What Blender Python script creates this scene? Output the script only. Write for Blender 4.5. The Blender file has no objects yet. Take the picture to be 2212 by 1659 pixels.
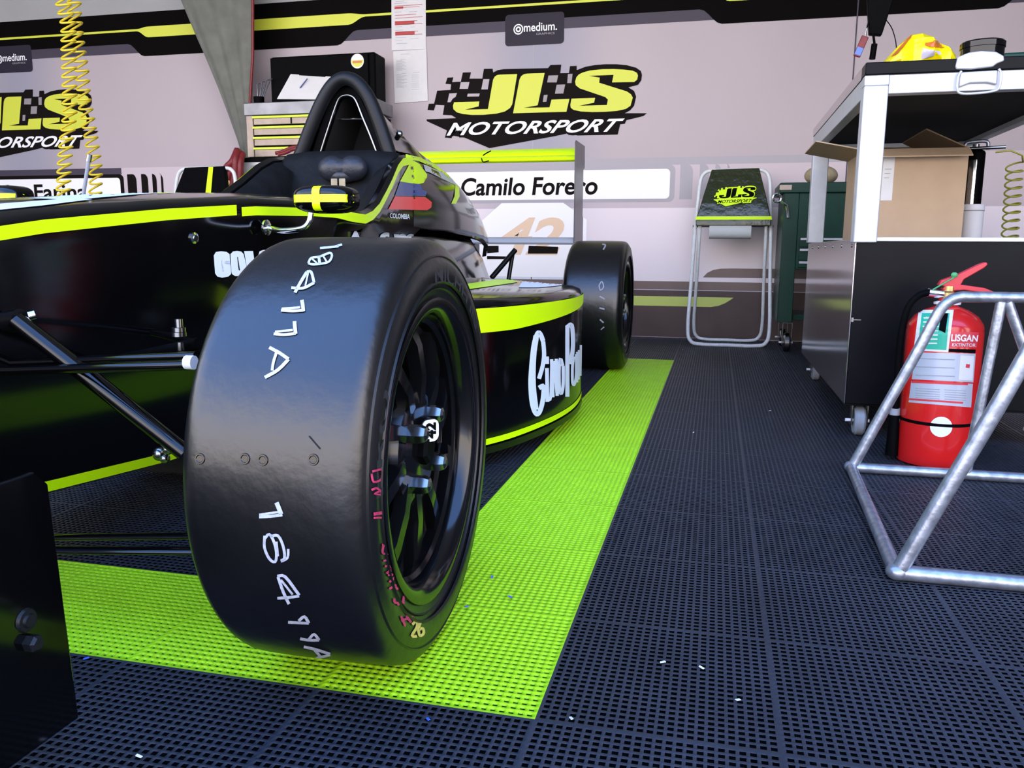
import bpy, bmesh, math, random
from mathutils import Vector, Matrix
from mathutils.bvhtree import BVHTree
from math import sin, cos, pi, radians
random.seed(7)
S = bpy.context.scene
COL = S.collection

# ------------------------------------------------------------------ camera
F = 1775.663; PITCH = 0.161428; ROLL = 0.006773; YAW = -0.239455
CP = Vector((0.17741, -0.84757, 0.52879))
_f = Vector((sin(YAW)*cos(PITCH), cos(YAW)*cos(PITCH), -sin(PITCH)))
_r = Vector((cos(YAW), -sin(YAW), 0)); _u = _r.cross(_f)
RT = cos(ROLL)*_r + sin(ROLL)*_u; UP = -sin(ROLL)*_r + cos(ROLL)*_u; FW = _f
cam = bpy.data.cameras.new('camera'); co = bpy.data.objects.new('camera', cam); COL.objects.link(co)
cam.sensor_width = 36; cam.lens = F/2212*36; cam.clip_start = .02
M = Matrix((RT, UP, -FW)).transposed().to_4x4(); M.translation = CP
co.matrix_world = M; S.camera = co

# ------------------------------------------------------------------ sky, sun, exposure
S.view_settings.view_transform = 'Standard'; S.view_settings.look = 'None'
S.view_settings.exposure = 0.0; S.view_settings.gamma = 1
w = bpy.data.worlds.new('sky'); S.world = w; w.use_nodes = True
nt = w.node_tree; nt.nodes.clear()
tc = nt.nodes.new('ShaderNodeTexCoord'); sx = nt.nodes.new('ShaderNodeSeparateXYZ')
rp = nt.nodes.new('ShaderNodeValToRGB'); bg = nt.nodes.new('ShaderNodeBackground'); wo = nt.nodes.new('ShaderNodeOutputWorld')
rp.color_ramp.elements[0].position = 0.0; rp.color_ramp.elements[0].color = (1.0, .87, .80, 1)
rp.color_ramp.elements[1].position = .62; rp.color_ramp.elements[1].color = (.20, .40, .95, 1)
_e = rp.color_ramp.elements.new(.26); _e.color = (.88, .86, .92, 1)
bg.inputs[1].default_value = 5.6
nt.links.new(tc.outputs['Generated'], sx.inputs[0]); nt.links.new(sx.outputs['Z'], rp.inputs[0])
nt.links.new(rp.outputs[0], bg.inputs[0]); nt.links.new(bg.outputs[0], wo.inputs[0])
sun = bpy.data.lights.new('sun', 'SUN'); sun.energy = 9.0; sun.angle = radians(1); sun.color = (1, .95, .86)
so = bpy.data.objects.new('sun', sun); COL.objects.link(so); so.rotation_euler = (radians(38), 0, radians(160))
S.cycles.use_denoising = True
S.cycles.max_bounces = 8; S.cycles.diffuse_bounces = 5; S.cycles.glossy_bounces = 4
S.cycles.sample_clamp_indirect = 6

# ------------------------------------------------------------------ helpers
def ray(px, py): return ((px-1106)/F)*RT - ((py-829.5)/F)*UP + FW
def at(px, py, ax, v):
    d = ray(px, py); i = 'XYZ'.index(ax); return CP + d*((v-CP[i])/d[i])
def lin(c): return tuple(((x/255+.055)/1.055)**2.4 if x > 10 else x/255/12.92 for x in c)

def mat(name, col, rough=.5, metal=0, spec=.5, noise=0, nscale=40, bump=0, bscale=200, coat=0, col2=None, trans=0):
    m = bpy.data.materials.new(name); m.use_nodes = True; n = m.node_tree; b = n.nodes['Principled BSDF']
    b.inputs['Base Color'].default_value = (*col, 1); b.inputs['Roughness'].default_value = rough
    b.inputs['Metallic'].default_value = metal; b.inputs['Specular IOR Level'].default_value = spec
    b.inputs['Coat Weight'].default_value = coat; b.inputs['Coat Roughness'].default_value = .06
    t = n.nodes.new('ShaderNodeTexCoord')
    if noise or col2:
        nz = n.nodes.new('ShaderNodeTexNoise'); nz.inputs['Scale'].default_value = nscale; nz.inputs['Detail'].default_value = 5
        n.links.new(t.outputs['Object'], nz.inputs['Vector'])
        r = n.nodes.new('ShaderNodeValToRGB'); r.color_ramp.elements[0].position = .3; r.color_ramp.elements[1].position = .7
        c2 = col2 or tuple(x*(1-noise) for x in col)
        r.color_ramp.elements[0].color = (*c2, 1); r.color_ramp.elements[1].color = (*col, 1)
        n.links.new(nz.outputs['Fac'], r.inputs[0]); n.links.new(r.outputs[0], b.inputs['Base Color'])
    if bump:
        nb = n.nodes.new('ShaderNodeTexNoise'); nb.inputs['Scale'].default_value = bscale; nb.inputs['Detail'].default_value = 3
        n.links.new(t.outputs['Object'], nb.inputs['Vector'])
        bp = n.nodes.new('ShaderNodeBump'); bp.inputs['Strength'].default_value = bump; bp.inputs['Distance'].default_value = .01
        n.links.new(nb.outputs['Fac'], bp.inputs['Height']); n.links.new(bp.outputs[0], b.inputs['Normal'])
    if trans:
        tr = n.nodes.new('ShaderNodeBsdfTranslucent'); tr.inputs[0].default_value = (*col, 1)
        mx = n.nodes.new('ShaderNodeMixShader'); mx.inputs[0].default_value = trans
        o = n.nodes['Material Output']
        n.links.new(b.outputs[0], mx.inputs[1]); n.links.new(tr.outputs[0], mx.inputs[2]); n.links.new(mx.outputs[0], o.inputs[0])
    return m

K = {}
K['gloss'] = mat('black gloss paint', (.0015, .0015, .0018), .1, spec=.45)
K['black'] = mat('matt black', (.0025, .0025, .003), .55, spec=.035, noise=.4)
K['carbon'] = mat('black carbon', (.003, .0033, .004), .3, spec=.3, noise=.3, nscale=300)
K['hoop'] = mat('satin black tube', (.007, .008, .009), .4, spec=.25, bump=.1, bscale=300)
K['pad'] = mat('black padding', (.007, .008, .009), .6, spec=.15, noise=.5, nscale=25, bump=.15, bscale=60)
K['leather'] = mat('black leather', (.018, .02, .027), .42, noise=.3, nscale=30, bump=.3, bscale=40)
K['void'] = mat('dark interior', (.004, .004, .004), .9)
K['lime'] = mat('lime vinyl', (.66, 1.0, .0), .32)
K['limeprint'] = mat('lime print', (.66, .72, .06), .5)
K['limeprint2'] = mat('pale lime print', (.52, .62, .14), .5)
K['greentile'] = mat('lime plastic tile', (.44, .80, .012), .45, spec=.3, noise=.12, nscale=14)
K['tile'] = mat('grey plastic tile', (.030, .034, .044), .42, noise=.3, nscale=9, spec=.3)
K['under'] = mat('dark ground', (.002, .002, .003), .9, spec=.05)
K['rubber'] = mat('tyre rubber', (.0035, .0036, .004), .33, spec=.75, noise=.3, nscale=18, bump=.06, bscale=60)
K['sidewall'] = mat('tyre sidewall', (.005, .0055, .0055), .36, spec=.4, noise=.3, nscale=30)
K['chalk'] = mat('white marker', (.55, .58, .66), .7, noise=.35, nscale=220)
K['pink'] = mat('pink marker', (.55, .03, .11), .7, noise=.5, nscale=200)
K['yellowmark'] = mat('yellow marker', (.6, .5, .1), .7, noise=.3, nscale=200)
K['rim'] = mat('black wheel', (.003, .003, .0035), .14, spec=.5)
K['steel'] = mat('dark steel nut', (.28, .29, .29), .22, metal=1)
K['chrome'] = mat('chrome', (.75, .77, .8), .12, metal=1)
K['alu'] = mat('aluminium', (.52, .54, .57), .42, metal=.3, noise=.08, nscale=30)
K['galv'] = mat('galvanised tube', (.44, .47, .52), .36, metal=.75, noise=.45, nscale=55, bump=.08, bscale=90)
K['whitepaint'] = mat('off white paint', (.72, .76, .76), .4, noise=.15, nscale=50)
K['white'] = mat('white', (.82, .82, .84), .5)
K['decal'] = mat('white decal', (.78, .85, .95), .35)
K['paper'] = mat('paper', (.72, .72, .72), .8, noise=.05, nscale=20)
K['ink'] = mat('grey ink', (.33, .33, .36), .8)
K['redink'] = mat('red ink', (.5, .07, .07), .8)
K['wall'] = mat('printed banner', (.47, .41, .435), .42, noise=.06, nscale=1.2, spec=.35)
K['wallband'] = mat('purple grey print', (.062, .053, .078), .45, spec=.2)
K['walltag'] = mat('dark purple print', (.026, .022, .036), .45, spec=.15)
K['wallblack'] = mat('black print', (.004, .0035, .0035), .5, spec=.015)
K['wallbrown'] = mat('brown grey print', (.17, .115, .105), .38, noise=.25, nscale=4)
K['wallbrown2'] = mat('dark brown print', (.095, .066, .062), .42, spec=.25, noise=.25, nscale=4)
K['wallline'] = mat('pale lilac print', (.6, .6, .72), .45)
K['wallgrey'] = mat('grey print', (.38, .36, .4), .45)
K['panel'] = mat('white print', (.93, .94, .97), .35)
K['cream'] = mat('cream print', (.82, .6, .42), .4)
K['paleblue'] = mat('pale blue print', (.66, .72, .84), .4)
K['logodark'] = mat('dark brown print logo', (.010, .008, .0075), .5, spec=.02)
K['logogrey'] = mat('grey logo print', (.3, .27, .29), .45)
K['tent'] = mat('grey tent fabric', (.40, .41, .41), .8, noise=.08, nscale=6, trans=.06)
K['curtain'] = mat('olive grey canvas', (.2, .21, .18), .85, noise=.25, nscale=12, trans=.12)
K['darkwall'] = mat('dark grey fabric', (.1, .1, .105), .8, noise=.2, nscale=5)
K['concrete'] = mat('concrete', (.42, .41, .39), .9, noise=.2, nscale=3)
K['red'] = mat('red enamel', (.62, .012, .012), .25, coat=.4)
K['redplastic'] = mat('red plastic', (.55, .03, .04), .4)
K['darkred'] = mat('dark red hose', (.22, .015, .02), .5, noise=.4, nscale=60)
K['brass'] = mat('brass', (.6, .45, .2), .3, metal=1)
K['greenlabel'] = mat('green label', (.02, .42, .26), .4)
K['silverlabel'] = mat('silver label', (.5, .54, .6), .35, metal=.2)
K['labelred'] = mat('label red', (.65, .04, .06), .4)
K['greentie'] = mat('green plastic', (.05, .3, .1), .5)
K['greenpaint'] = mat('dark green enamel', (.0015, .04, .024), .38, spec=.25, noise=.3, nscale=8)
K['card'] = mat('cardboard', (.50, .36, .235), .8, noise=.07, nscale=15)
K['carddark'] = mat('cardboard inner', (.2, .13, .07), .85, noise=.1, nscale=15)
K['cabinet'] = mat('black sheet metal', (.004, .0045, .006), .36, spec=.1, noise=.35, nscale=10, bump=.04, bscale=8)
K['cabside'] = mat('brushed grey sheet', (.46, .42, .43), .13, metal=.95, bump=.03, bscale=6)
K['yellowhose'] = mat('yellow hose', (.72, .56, .02), .4)
K['olivehose'] = mat('olive hose', (.35, .33, .03), .4)
K['foil'] = mat('yellow foil', (.92, .74, .0), .25, bump=.4, bscale=35)
K['orange'] = mat('orange print', (.55, .14, .02), .3)
K['lilac'] = mat('lilac print', (.6, .55, .65), .4)
K['greyplastic'] = mat('grey plastic', (.3, .31, .32), .5)
K['castor'] = mat('grey castor rubber', (.34, .36, .38), .5, noise=.2, nscale=60)
K['tan'] = mat('tan cloth', (.4, .33, .2), .9, noise=.3, nscale=30)
K['drawer'] = mat('beige steel', (.40, .32, .26), .4, metal=.2, noise=.2, nscale=20)
K['flagblue'] = mat('blue vinyl', (.06, .085, .26), .35)
K['flagred'] = mat('red vinyl', (.85, .06, .06), .35)
K['bluelabel'] = mat('blue screen print', (.08, .18, .8), .4)
K['vinyl'] = mat('crinkled olive black vinyl', (.02, .028, .008), .2, bump=.6, bscale=18)
K['greyroll'] = mat('grey paper roll', (.5, .53, .52), .8)
K['airfoil'] = mat('grey painted tube', (.21, .225, .25), .3)
K['lidsteel'] = mat('dull steel', (.26, .27, .29), .38, metal=.7, noise=.4, nscale=8)
K['beam'] = mat('pale grey painted tube', (.42, .44, .47), .3)
K['endplate'] = mat('carbon plate with painted reflection', (.075, .066, .076), .3, spec=.4)  # black plate; the lilac grey is the wall's reflection painted in
K['bluechip'] = mat('blue chip', (.06, .14, .8), .5)

WO = {}
def tag(o, label=None, cat=None, group=None, kind=None):
    if label: o['label'] = label
    if cat: o['category'] = cat
    if group: o['group'] = group
    if kind: o['kind'] = kind
    return o
def thing(name, loc, label, cat, group=None):
    o = bpy.data.objects.new(name, None); COL.objects.link(o); o.location = loc; o.empty_display_size = .1
    WO[o.name] = Vector(loc); return tag(o, label, cat, group)

class MB:
    def __init__(s): s.v = []; s.f = []; s.mi = []; s.cur = 0
    def add(s, vs, fs):
        b = len(s.v); s.v += [Vector(p) for p in vs]; s.f += [tuple(b+i for i in f) for f in fs]; s.mi += [s.cur]*len(fs); return s
    def box(s, a, b, m=None):
        x0, y0, z0 = a; x1, y1, z1 = b
        vs = [Vector(p) for p in ((x0,y0,z0),(x1,y0,z0),(x1,y1,z0),(x0,y1,z0),(x0,y0,z1),(x1,y0,z1),(x1,y1,z1),(x0,y1,z1))]
        if m: vs = [m @ p for p in vs]
        return s.add(vs, [(0,3,2,1),(4,5,6,7),(0,1,5,4),(1,2,6,5),(2,3,7,6),(3,0,4,7)])
    def loft(s, secs, closed=True, caps=True):
        n = len(secs[0]); vs = [p for c in secs for p in c]; fs = []
        m = n if closed else n-1
        for k in range(len(secs)-1):
            for i in range(m):
                j = (i+1) % n; fs.append((k*n+i, k*n+j, (k+1)*n+j, (k+1)*n+i))
        if caps and closed:
            fs.append(tuple(reversed(range(n)))); fs.append(tuple((len(secs)-1)*n+i for i in range(n)))
        return s.add(vs, fs)
    def tube(s, path, r, n=12, loop=False, caps=True, flat=1.0):
        P = [Vector(p) for p in path]; N = len(P); secs = []
        rr = r if isinstance(r, (list, tuple)) else [r]*N
        ref = None
        for i in range(N):
            if loop: t = (P[(i+1) % N]-P[i-1])
            else: t = P[min(i+1, N-1)]-P[max(i-1, 0)]
            t.normalize()
            if ref is None:
                ref = Vector((0,0,1)) if abs(t.z) < .9 else Vector((1,0,0))
            a = (ref - t*ref.dot(t)).normalized(); ref = a; b = t.cross(a)
            secs.append([P[i] + rr[i]*(cos(2*pi*k/n)*a*flat + sin(2*pi*k/n)*b) for k in range(n)])
        if loop: secs.append(secs[0])
        return s.loft(secs, True, caps and not loop)
    def lathe(s, prof, o, ax=(0,0,1), n=32, closed=False, caps=False, a0=0, a1=2*pi):
        ax = Vector(ax).normalized(); e1 = ax.orthogonal().normalized() if abs(ax.z) < .99 else Vector((1,0,0)); e2 = ax.cross(e1); o = Vector(o)
        full = abs(a1-a0-2*pi) < 1e-6; m = n if full else n+1
        secs = [[o+ax*h+r*(cos(a0+(a1-a0)*k/n)*e1+sin(a0+(a1-a0)*k/n)*e2) for k in range(m)] for r, h in prof]
        if closed: secs.append(secs[0])
        return s.loft(secs, full, caps)
    def cyl(s, p0, p1, r, n=20, r1=None):
        return s.tube([p0, p1], [r, r if r1 is None else r1], n)
    def prism(s, poly, d):
        d = Vector(d); n = len(poly); P = [Vector(p) for p in poly]
        return s.add(P+[p+d for p in P], [tuple(reversed(range(n))), tuple(range(n, 2*n))]+[(i, (i+1) % n, n+(i+1) % n, n+i) for i in range(n)])
    def poly(s, pts): return s.add(pts, [tuple(range(len(pts)))])
    def sphere(s, c, r, nu=24, nv=14):
        c = Vector(c); rx, ry, rz = r if isinstance(r, (tuple, list)) else (r, r, r)
        secs = [[c+Vector((rx*sin(pi*j/nv)*cos(2*pi*i/nu), ry*sin(pi*j/nv)*sin(2*pi*i/nu), rz*cos(pi*j/nv))) for i in range(nu)] for j in range(1, nv)]
        b = len(s.v); s.loft(secs, True, True); return s
    def bvh(s): return BVHTree.FromPolygons(s.v, s.f)
    def build(s, name, m, parent=None, smooth=40, bevel=0, tri=False, label=None, kind=None, seg=2):
        me = bpy.data.meshes.new(name)
        o = bpy.data.objects.new(name, me); COL.objects.link(o)
        off = Vector((0,0,0))
        if parent: o.parent = parent; off = WO.get(parent.name, off)
        WO[o.name] = off
        me.from_pydata([p-off for p in s.v], [], s.f)
        bm = bmesh.new(); bm.from_mesh(me)
        if tri: bmesh.ops.triangulate(bm, faces=bm.faces)
        bmesh.ops.recalc_face_normals(bm, faces=bm.faces)
        bm.to_mesh(me); bm.free()
        for x in (m if isinstance(m, list) else [m]): me.materials.append(x)
        if len(set(s.mi)) > 1 and not tri: me.polygons.foreach_set('material_index', s.mi)
        if smooth:
            me.polygons.foreach_set('use_smooth', [True]*len(me.polygons)); me.set_sharp_from_angle(angle=radians(smooth))
        if bevel:
            b = o.modifiers.new('bevel', 'BEVEL'); b.width = bevel; b.segments = seg; b.limit_method = 'ANGLE'
        return tag(o, label, None, None, kind)

def copy_tree(o, parent=None):
    c = o.copy(); COL.objects.link(c)
    if parent: c.parent = parent
    for ch in list(o.children): copy_tree(ch, c)
    return c
def mirx(m, xc):
    r = MB(); r.v = [Vector((2*xc-p.x, p.y, p.z)) for p in m.v]; r.f = [tuple(reversed(f)) for f in m.f]; r.mi = list(m.mi); return r
def cr(pts, n=6, loop=False):
    P = [Vector(p) for p in pts]; N = len(P); out = []
    for i in range(N if loop else N-1):
        p0 = P[i-1] if (loop or i) else P[0]*2-P[1]; p1 = P[i]; p2 = P[(i+1) % N]; p3 = P[(i+2) % N] if (loop or i+2 < N) else P[-1]*2-P[-2]
        for k in range(n):
            t = k/n; out.append(.5*((2*p1)+(p2-p0)*t+(2*p0-5*p1+4*p2-p3)*t*t+(3*p1-p0-3*p2+p3)*t**3))
    if not loop: out.append(P[-1])
    return out

# --- lettering -------------------------------------------------------
def text_bm(body, bold=0.0, shear=0.0, space=1.0):
    c = bpy.data.curves.new('lettering', 'FONT'); c.body = body; c.size = 1; c.offset = bold; c.shear = shear; c.space_character = space; c.resolution_u = 4
    o = bpy.data.objects.new('lettering', c); COL.objects.link(o)
    bpy.context.view_layer.update()
    dg = bpy.context.evaluated_depsgraph_get(); me = o.evaluated_get(dg).to_mesh()
    bm = bmesh.new(); bm.from_mesh(me); o.evaluated_get(dg).to_mesh_clear()
    bpy.data.objects.remove(o); bpy.data.curves.remove(c)
    bmesh.ops.triangulate(bm, faces=bm.faces)
    return bm
def text_quad(body, quad, bold=0, shear=0, space=1.0, clip=None):
    """lettering spread over a quad (bl, br, tr, tl); returns MB in the quad's own space (2D or 3D vectors)"""
    bm = text_bm(body, bold, shear, space)
    xs = [v.co.x for v in bm.verts]; ys = [v.co.y for v in bm.verts]; x0, x1, y0, y1 = min(xs), max(xs), min(ys), max(ys)
    bl, br, tr, tl = [Vector(q) for q in quad]; m = MB()
    vs = []
    for v in bm.verts:
        a = (v.co.x-x0)/(x1-x0); b = (v.co.y-y0)/(y1-y0)
        vs.append((bl*(1-a)+br*a)*(1-b)+(tl*(1-a)+tr*a)*b)
    bm.verts.index_update(); m.add(vs, [tuple(v.index for v in f.verts) for f in bm.faces]); bm.free(); return m
def stroke(pts, w):
    """flat ribbon polygon strip in 2D following pts with round-ish ends"""
    P = [Vector((p[0], p[1], 0)) for p in pts]; m = MB(); L = []; R = []
    for i in range(len(P)):
        t = P[min(i+1, len(P)-1)]-P[max(i-1, 0)]
        t = t.normalized() if t.length > 1e-9 else Vector((1, 0, 0))
        nrm = Vector((-t.y, t.x, 0)); L.append(P[i]+nrm*w/2); R.append(P[i]-nrm*w/2)
    m.add(L+R, [(i, i+1, len(P)+i+1, len(P)+i) for i in range(len(P)-1)]); return m
def poly2(pts):
    m = MB(); m.poly([Vector((p[0], p[1], 0)) for p in pts]); return m
def join(*ms):
    r = MB()
    for m in ms: r.add(m.v, m.f)
    return r
def wrap(flat, bvh, off=.0012, step=7, longest=9):
    """lay a flat shape (photo coordinates) onto a surface as thin vinyl that follows it"""
    bm = bmesh.new(); vs = [bm.verts.new(p) for p in flat.v]
    for f in flat.f:
        try: bm.faces.new([vs[i] for i in f])
        except ValueError: pass
    bmesh.ops.triangulate(bm, faces=bm.faces)
    for _ in range(5):
        es = [e for e in bm.edges if e.calc_length() > step]
        if not es: break
        bmesh.ops.subdivide_edges(bm, edges=es, cuts=1)
        bmesh.ops.triangulate(bm, faces=[f for f in bm.faces if len(f.verts) > 3])
    ok = {}; bm.verts.index_update(); out = []
    for v in bm.verts:
        d = ray(v.co.x, v.co.y); hit, nrm, idx, dist = bvh.ray_cast(CP, d.normalized())
        if hit is None: ok[v.index] = False; out.append(Vector((0, 0, 0)))
        else:
            if nrm.dot(d) > 0: nrm = -nrm
            ok[v.index] = True; out.append(hit+nrm*off)
    m = MB(); m.add(out, [tuple(v.index for v in f.verts) for f in bm.faces if all(ok[v.index] for v in f.verts) and max((out[a.index]-out[b_.index]).length for a in f.verts for b_ in f.verts) < longest])
    used = sorted({i for f in m.f for i in f}); mp = {a: b for b, a in enumerate(used)}
    m.v = [m.v[i] for i in used]; m.f = [tuple(mp[i] for i in f) for f in m.f]; bm.free(); return m
WY = 4.36
def onwall(flat, off):
    m = MB(); m.add([at(p.x, p.y, 'Y', WY-off) for p in flat.v], flat.f); return m
def shift(m, d):
    r = MB(); d = Vector(d); r.add([p+d for p in m.v], m.f); return r

# ================================================================== SETTING
import numpy as np
T = .27
def tile_floor(name, cells, m, depth, bottom, parent=None, kind=None):
    nh = 24; bd = .0024; p = (T-2*bd)/nh; bar = .0040
    cs = [0.0]
    for i in range(nh): cs += [bd+i*p+bar/2, bd+(i+1)*p-bar/2]
    cs.append(T); n = len(cs)
    V = [(x, y, 0.0) for y in cs for x in cs]; Fc = []
    idx = lambda i, j: j*n+i
    for j in range(n-1):
        for i in range(n-1):
            if i % 2 == 1 and j % 2 == 1:
                q = [idx(i, j), idx(i+1, j), idx(i+1, j+1), idx(i, j+1)]; b = len(V)
                V += [(V[k][0], V[k][1], -depth) for k in q]
                for a in range(4):
                    c = (a+1) % 4; Fc.append((q[c], q[a], b+a, b+c)[::-1])
                if bottom: Fc.append((b, b+1, b+2, b+3))
            else: Fc.append((idx(i, j), idx(i+1, j), idx(i+1, j+1), idx(i, j+1)))
    V = np.array(V, 'f'); Fc = np.array(Fc, 'i')
    vs = np.concatenate([V+np.array((cx*T, cy*T, 0), 'f') for cx, cy in cells]); fs = np.concatenate([Fc+k*len(V) for k in range(len(cells))])
    me = bpy.data.meshes.new(name); me.vertices.add(len(vs)); me.vertices.foreach_set('co', vs.ravel())
    me.loops.add(fs.size); me.loops.foreach_set('vertex_index', fs.ravel().astype('i'))
    me.polygons.add(len(fs)); me.polygons.foreach_set('loop_start', np.arange(0, fs.size, 4, dtype='i')); me.polygons.foreach_set('loop_total', np.full(len(fs), 4, 'i'))
    me.update(calc_edges=True); me.validate(); me.materials.append(m)
    o = bpy.data.objects.new(name, me); COL.objects.link(o)
    if parent: o.parent = parent
    WO[o.name] = Vector((0, 0, 0)); return tag(o, None, None, None, kind)
green = [(-1, j) for j in range(12)] + [(i, 0) for i in range(-7, -1)]
grey = [(i, j) for i in range(-7, 6) for j in range(-4, 16) if (i, j) not in green]
floor = tile_floor('floor', grey, K['tile'], .0006, False, None, 'structure')
tile_floor('lime_border', green, K['greentile'], .003, False, floor)
m = MB(); m.box((-6, -1.6, -.06), (2.7, 4.4, -.018)); m.build('floor_base', K['under'], floor, 0)
m = MB()
for a, b in (((-6, -1.6), (-1.89, 4.4)), ((1.62, -1.6), (2.7, 4.4)), ((-1.89, -1.6), (1.62, -1.08))):
    m.box((a[0], a[1], -.0179), (b[0], b[1], 0))
m.build('floor_edge_panel', K['tile'], floor, 0)
m = MB(); m.box((-14, -16, -.08), (12, -1.6, -.02)); m.build('pavement', K['concrete'], None, 0, kind='structure')

wallb = MB().box((-6, WY, -.06), (2.7, WY+.03, 2.9)).build('wall_back', K['wall'], None, 0, kind='structure')
MB().box((-6.05, .3, -.05), (-6, 4.4, 3.2)).build('wall_left', K['tent'], None, 0, kind='structure')
MB().box((2.7, .3, -.05), (2.75, 4.4, 3.2)).build('wall_right', K['darkwall'], None, 0, kind='structure')
m = MB(); m.add([(-6.05, .3, 3.25), (2.75, .3, 3.25), (2.75, 4.4, 2.85), (-6.05, 4.4, 2.85), (-6.05, .3, 3.27), (2.75, .3, 3.27), (2.75, 4.4, 2.87), (-6.05, 4.4, 2.87)],
    [(0, 1, 2, 3), (7, 6, 5, 4), (0, 4, 5, 1), (1, 5, 6, 2), (2, 6, 7, 3), (3, 7, 4, 0)])
m.build('ceiling', K['tent'], None, 0, kind='structure')

# --- print on the back wall ------------------------------------------------
def wpoly(pts, off): # polygon in wall metres
    m = MB(); m.poly([Vector((x, WY-off, z)) for x, z in pts]); return m
def rr(x0, z0, x1, z1, r, n=5):
    o = []
    for cx, cz, a in ((x1-r, z0+r, -90), (x1-r, z1-r, 0), (x0+r, z1-r, 90), (x0+r, z0+r, 180)):
        o += [(cx+r*cos(radians(a+90*k/n)), cz+r*sin(radians(a+90*k/n))) for k in range(n+1)]
    return o
PER = 3.88
def sc(p, lo, hi, n=5):  # smooth step between two levels for the swooping bands
    return [(p[0]+(p[1]-p[0])*k/n, lo+(hi-lo)*(.5-.5*cos(pi*k/n))) for k in range(n+1)]
valance = MB().box((-6, WY-.004, 2.125), (2.7, WY-.002, 2.86)).build('upper_canvas', K['tent'], wallb, 0)
# black top band with drooping tabs, period PER
bt = [(-6, 2.125), (2.7, 2.125)]
low = []
for k in (-2, -1, 0):
    x = k*PER
    low += sc((x+.02, x+.15), 1.925, 1.838) + sc((x+1.60, x+1.74), 1.838, 1.925)
bt += [(2.7, low[-1][1])] + [p for p in reversed(low) if -6 < p[0] < 2.7] + [(-6, 1.925)]
wpoly(bt, .002).build('black_band', K['wallblack'], wallb, 0, tri=True)
wpoly([(-6, 1.96), (2.7, 1.96), (2.7, 1.862), (-6, 1.862)], .001).build('purple_strip', K['wallband'], wallb, 0)
yl = [(-6, 2.022), (2.7, 2.022)]; low = []
for k in (-2, -1, 0):
    x = k*PER; low += sc((x+.10, x+.19), 2.004, 1.96) + sc((x+1.68, x+1.80), 1.96, 2.004)
up = []
for k in (-2, -1, 0):
    x = k*PER; up += sc((x+.10, x+.19), 2.018, 2.03) + sc((x+1.68, x+1.80), 2.03, 2.018)
yp = [(-6, 2.018)]+[p for p in up if -6 < p[0] < 2.7]+[(2.7, 2.018), (2.7, 2.004)]+[p for p in reversed(low) if -6 < p[0] < 2.7]+[(-6, 2.004)]
wpoly(yp, .003).build('yellow_band', K['limeprint'], wallb, 0, tri=True)

LG = [[(5,622),(295,610),(250,582),(165,578),(180,485),(95,480),(78,535),(15,530),(28,470),(80,468),(110,342),(240,335),(245,280),(190,275),(210,215),(268,212),(255,258),(340,255),(360,165),(440,163),(425,225),(550,225),(565,130),(650,128),(655,165),(700,142),(760,132),(1190,122),(1215,92),(1320,88),(1310,172),(1395,170),(1405,103),(1470,100),(1470,142),(1560,108),(1650,92),(1750,84),(1860,84),(1960,94),(2050,118),(2095,150),(2107,190),(2100,240),(2070,285),(1975,310),(2030,345),(2050,400),(2030,490),(1990,535),(1940,562),(2155,562),(2120,590),(1955,630),(1940,665),(1895,670),(1870,770),(1560,778),(1480,780),(1390,757),(1260,785),(620,903),(375,800),(255,780),(250,805),(185,800),(205,730),(10,640)]]
LL = [[(340,260),(425,258),(410,325),(328,325)],[(560,230),(620,230),(603,330),(540,330)],[(408,372),(525,370),(518,398),(402,400)],[(228,370),(303,366),(290,402),(262,420),(240,455),(210,455)]]
LGR = [[(1195,195),(1290,192),(1275,262),(1182,262)],[(1385,180),(1430,178),(1420,268),(1378,268)],[(1275,285),(1358,282),(1340,370),(1258,372)],[(1150,385),(1188,382),(1175,450),(1140,452)]]
LJ = [(720,186),(890,180),(842,475),(820,512),(770,545),(690,566),(560,578),(450,579),(360,570),(300,553),(268,522),(264,490),(275,455),(520,448),(515,495),(380,528),(605,522),(655,235),(672,205),(695,190)]
LLL = [(985,176),(1158,170),(1090,485),(950,510),(1205,505),(1225,430),(1400,422),(1370,548),(850,563),(912,235),(928,202),(955,182)]
LS = [(1490,185),(1530,165),(1600,146),(1720,133),(1830,131),(1930,137),(2015,147),(2058,168),(2068,195),(2060,235),(2030,258),(1815,262),(1830,188),(1590,198),(1695,215),(1690,265),(1960,350),(2000,378),(2017,410),(1995,490),(1950,520),(1860,540),(1750,548),(1620,551),(1510,545),(1440,530),(1412,508),(1408,480),(1420,420),(1650,412),(1640,460),(1490,490),(1765,482),(1775,430),(1750,405),(1500,320),(1462,290),(1455,255),(1468,210)]
c2p = lambda p: (920+p[0]/4.514, 120+p[1]/4.514)
def wp(ps, off): return join(*[onwall(poly2([c2p(p) for p in q]), off) for q in ps])
def wtext(body, quad, off, bold, shear, space=1.0): return onwall(text_quad(body, [(*c2p(q), 0) for q in quad], bold, shear, space), off)
def printed(mb, name, m, reps=(0, -1)):
    for k in reps:
        shift(mb, (k*PER, 0, 0)).build(name, m, wallb, 0, tri=True)
printed(wp(LG, .002), 'logo_shadow', K['logodark'])
printed(wp(LL, .003), 'logo_check', K['wall']); printed(wp(LGR, .003), 'logo_check', K['logogrey'])
printed(wp([LJ, LLL, LS], .003), 'logo_letters', K['limeprint'])
mq = [(200,782),(1862,742),(1940,612),(232,655)]
printed(wtext('MOTORSPORT', mq, .0045, .022, .22), 'logo_word', K['panel'])
printed(wtext('MOTORSPORT', [(190,803),(1885,770),(1945,625),(225,668)], .0035, .05, .22), 'logo_word_shadow', K['logodark'])
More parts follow.
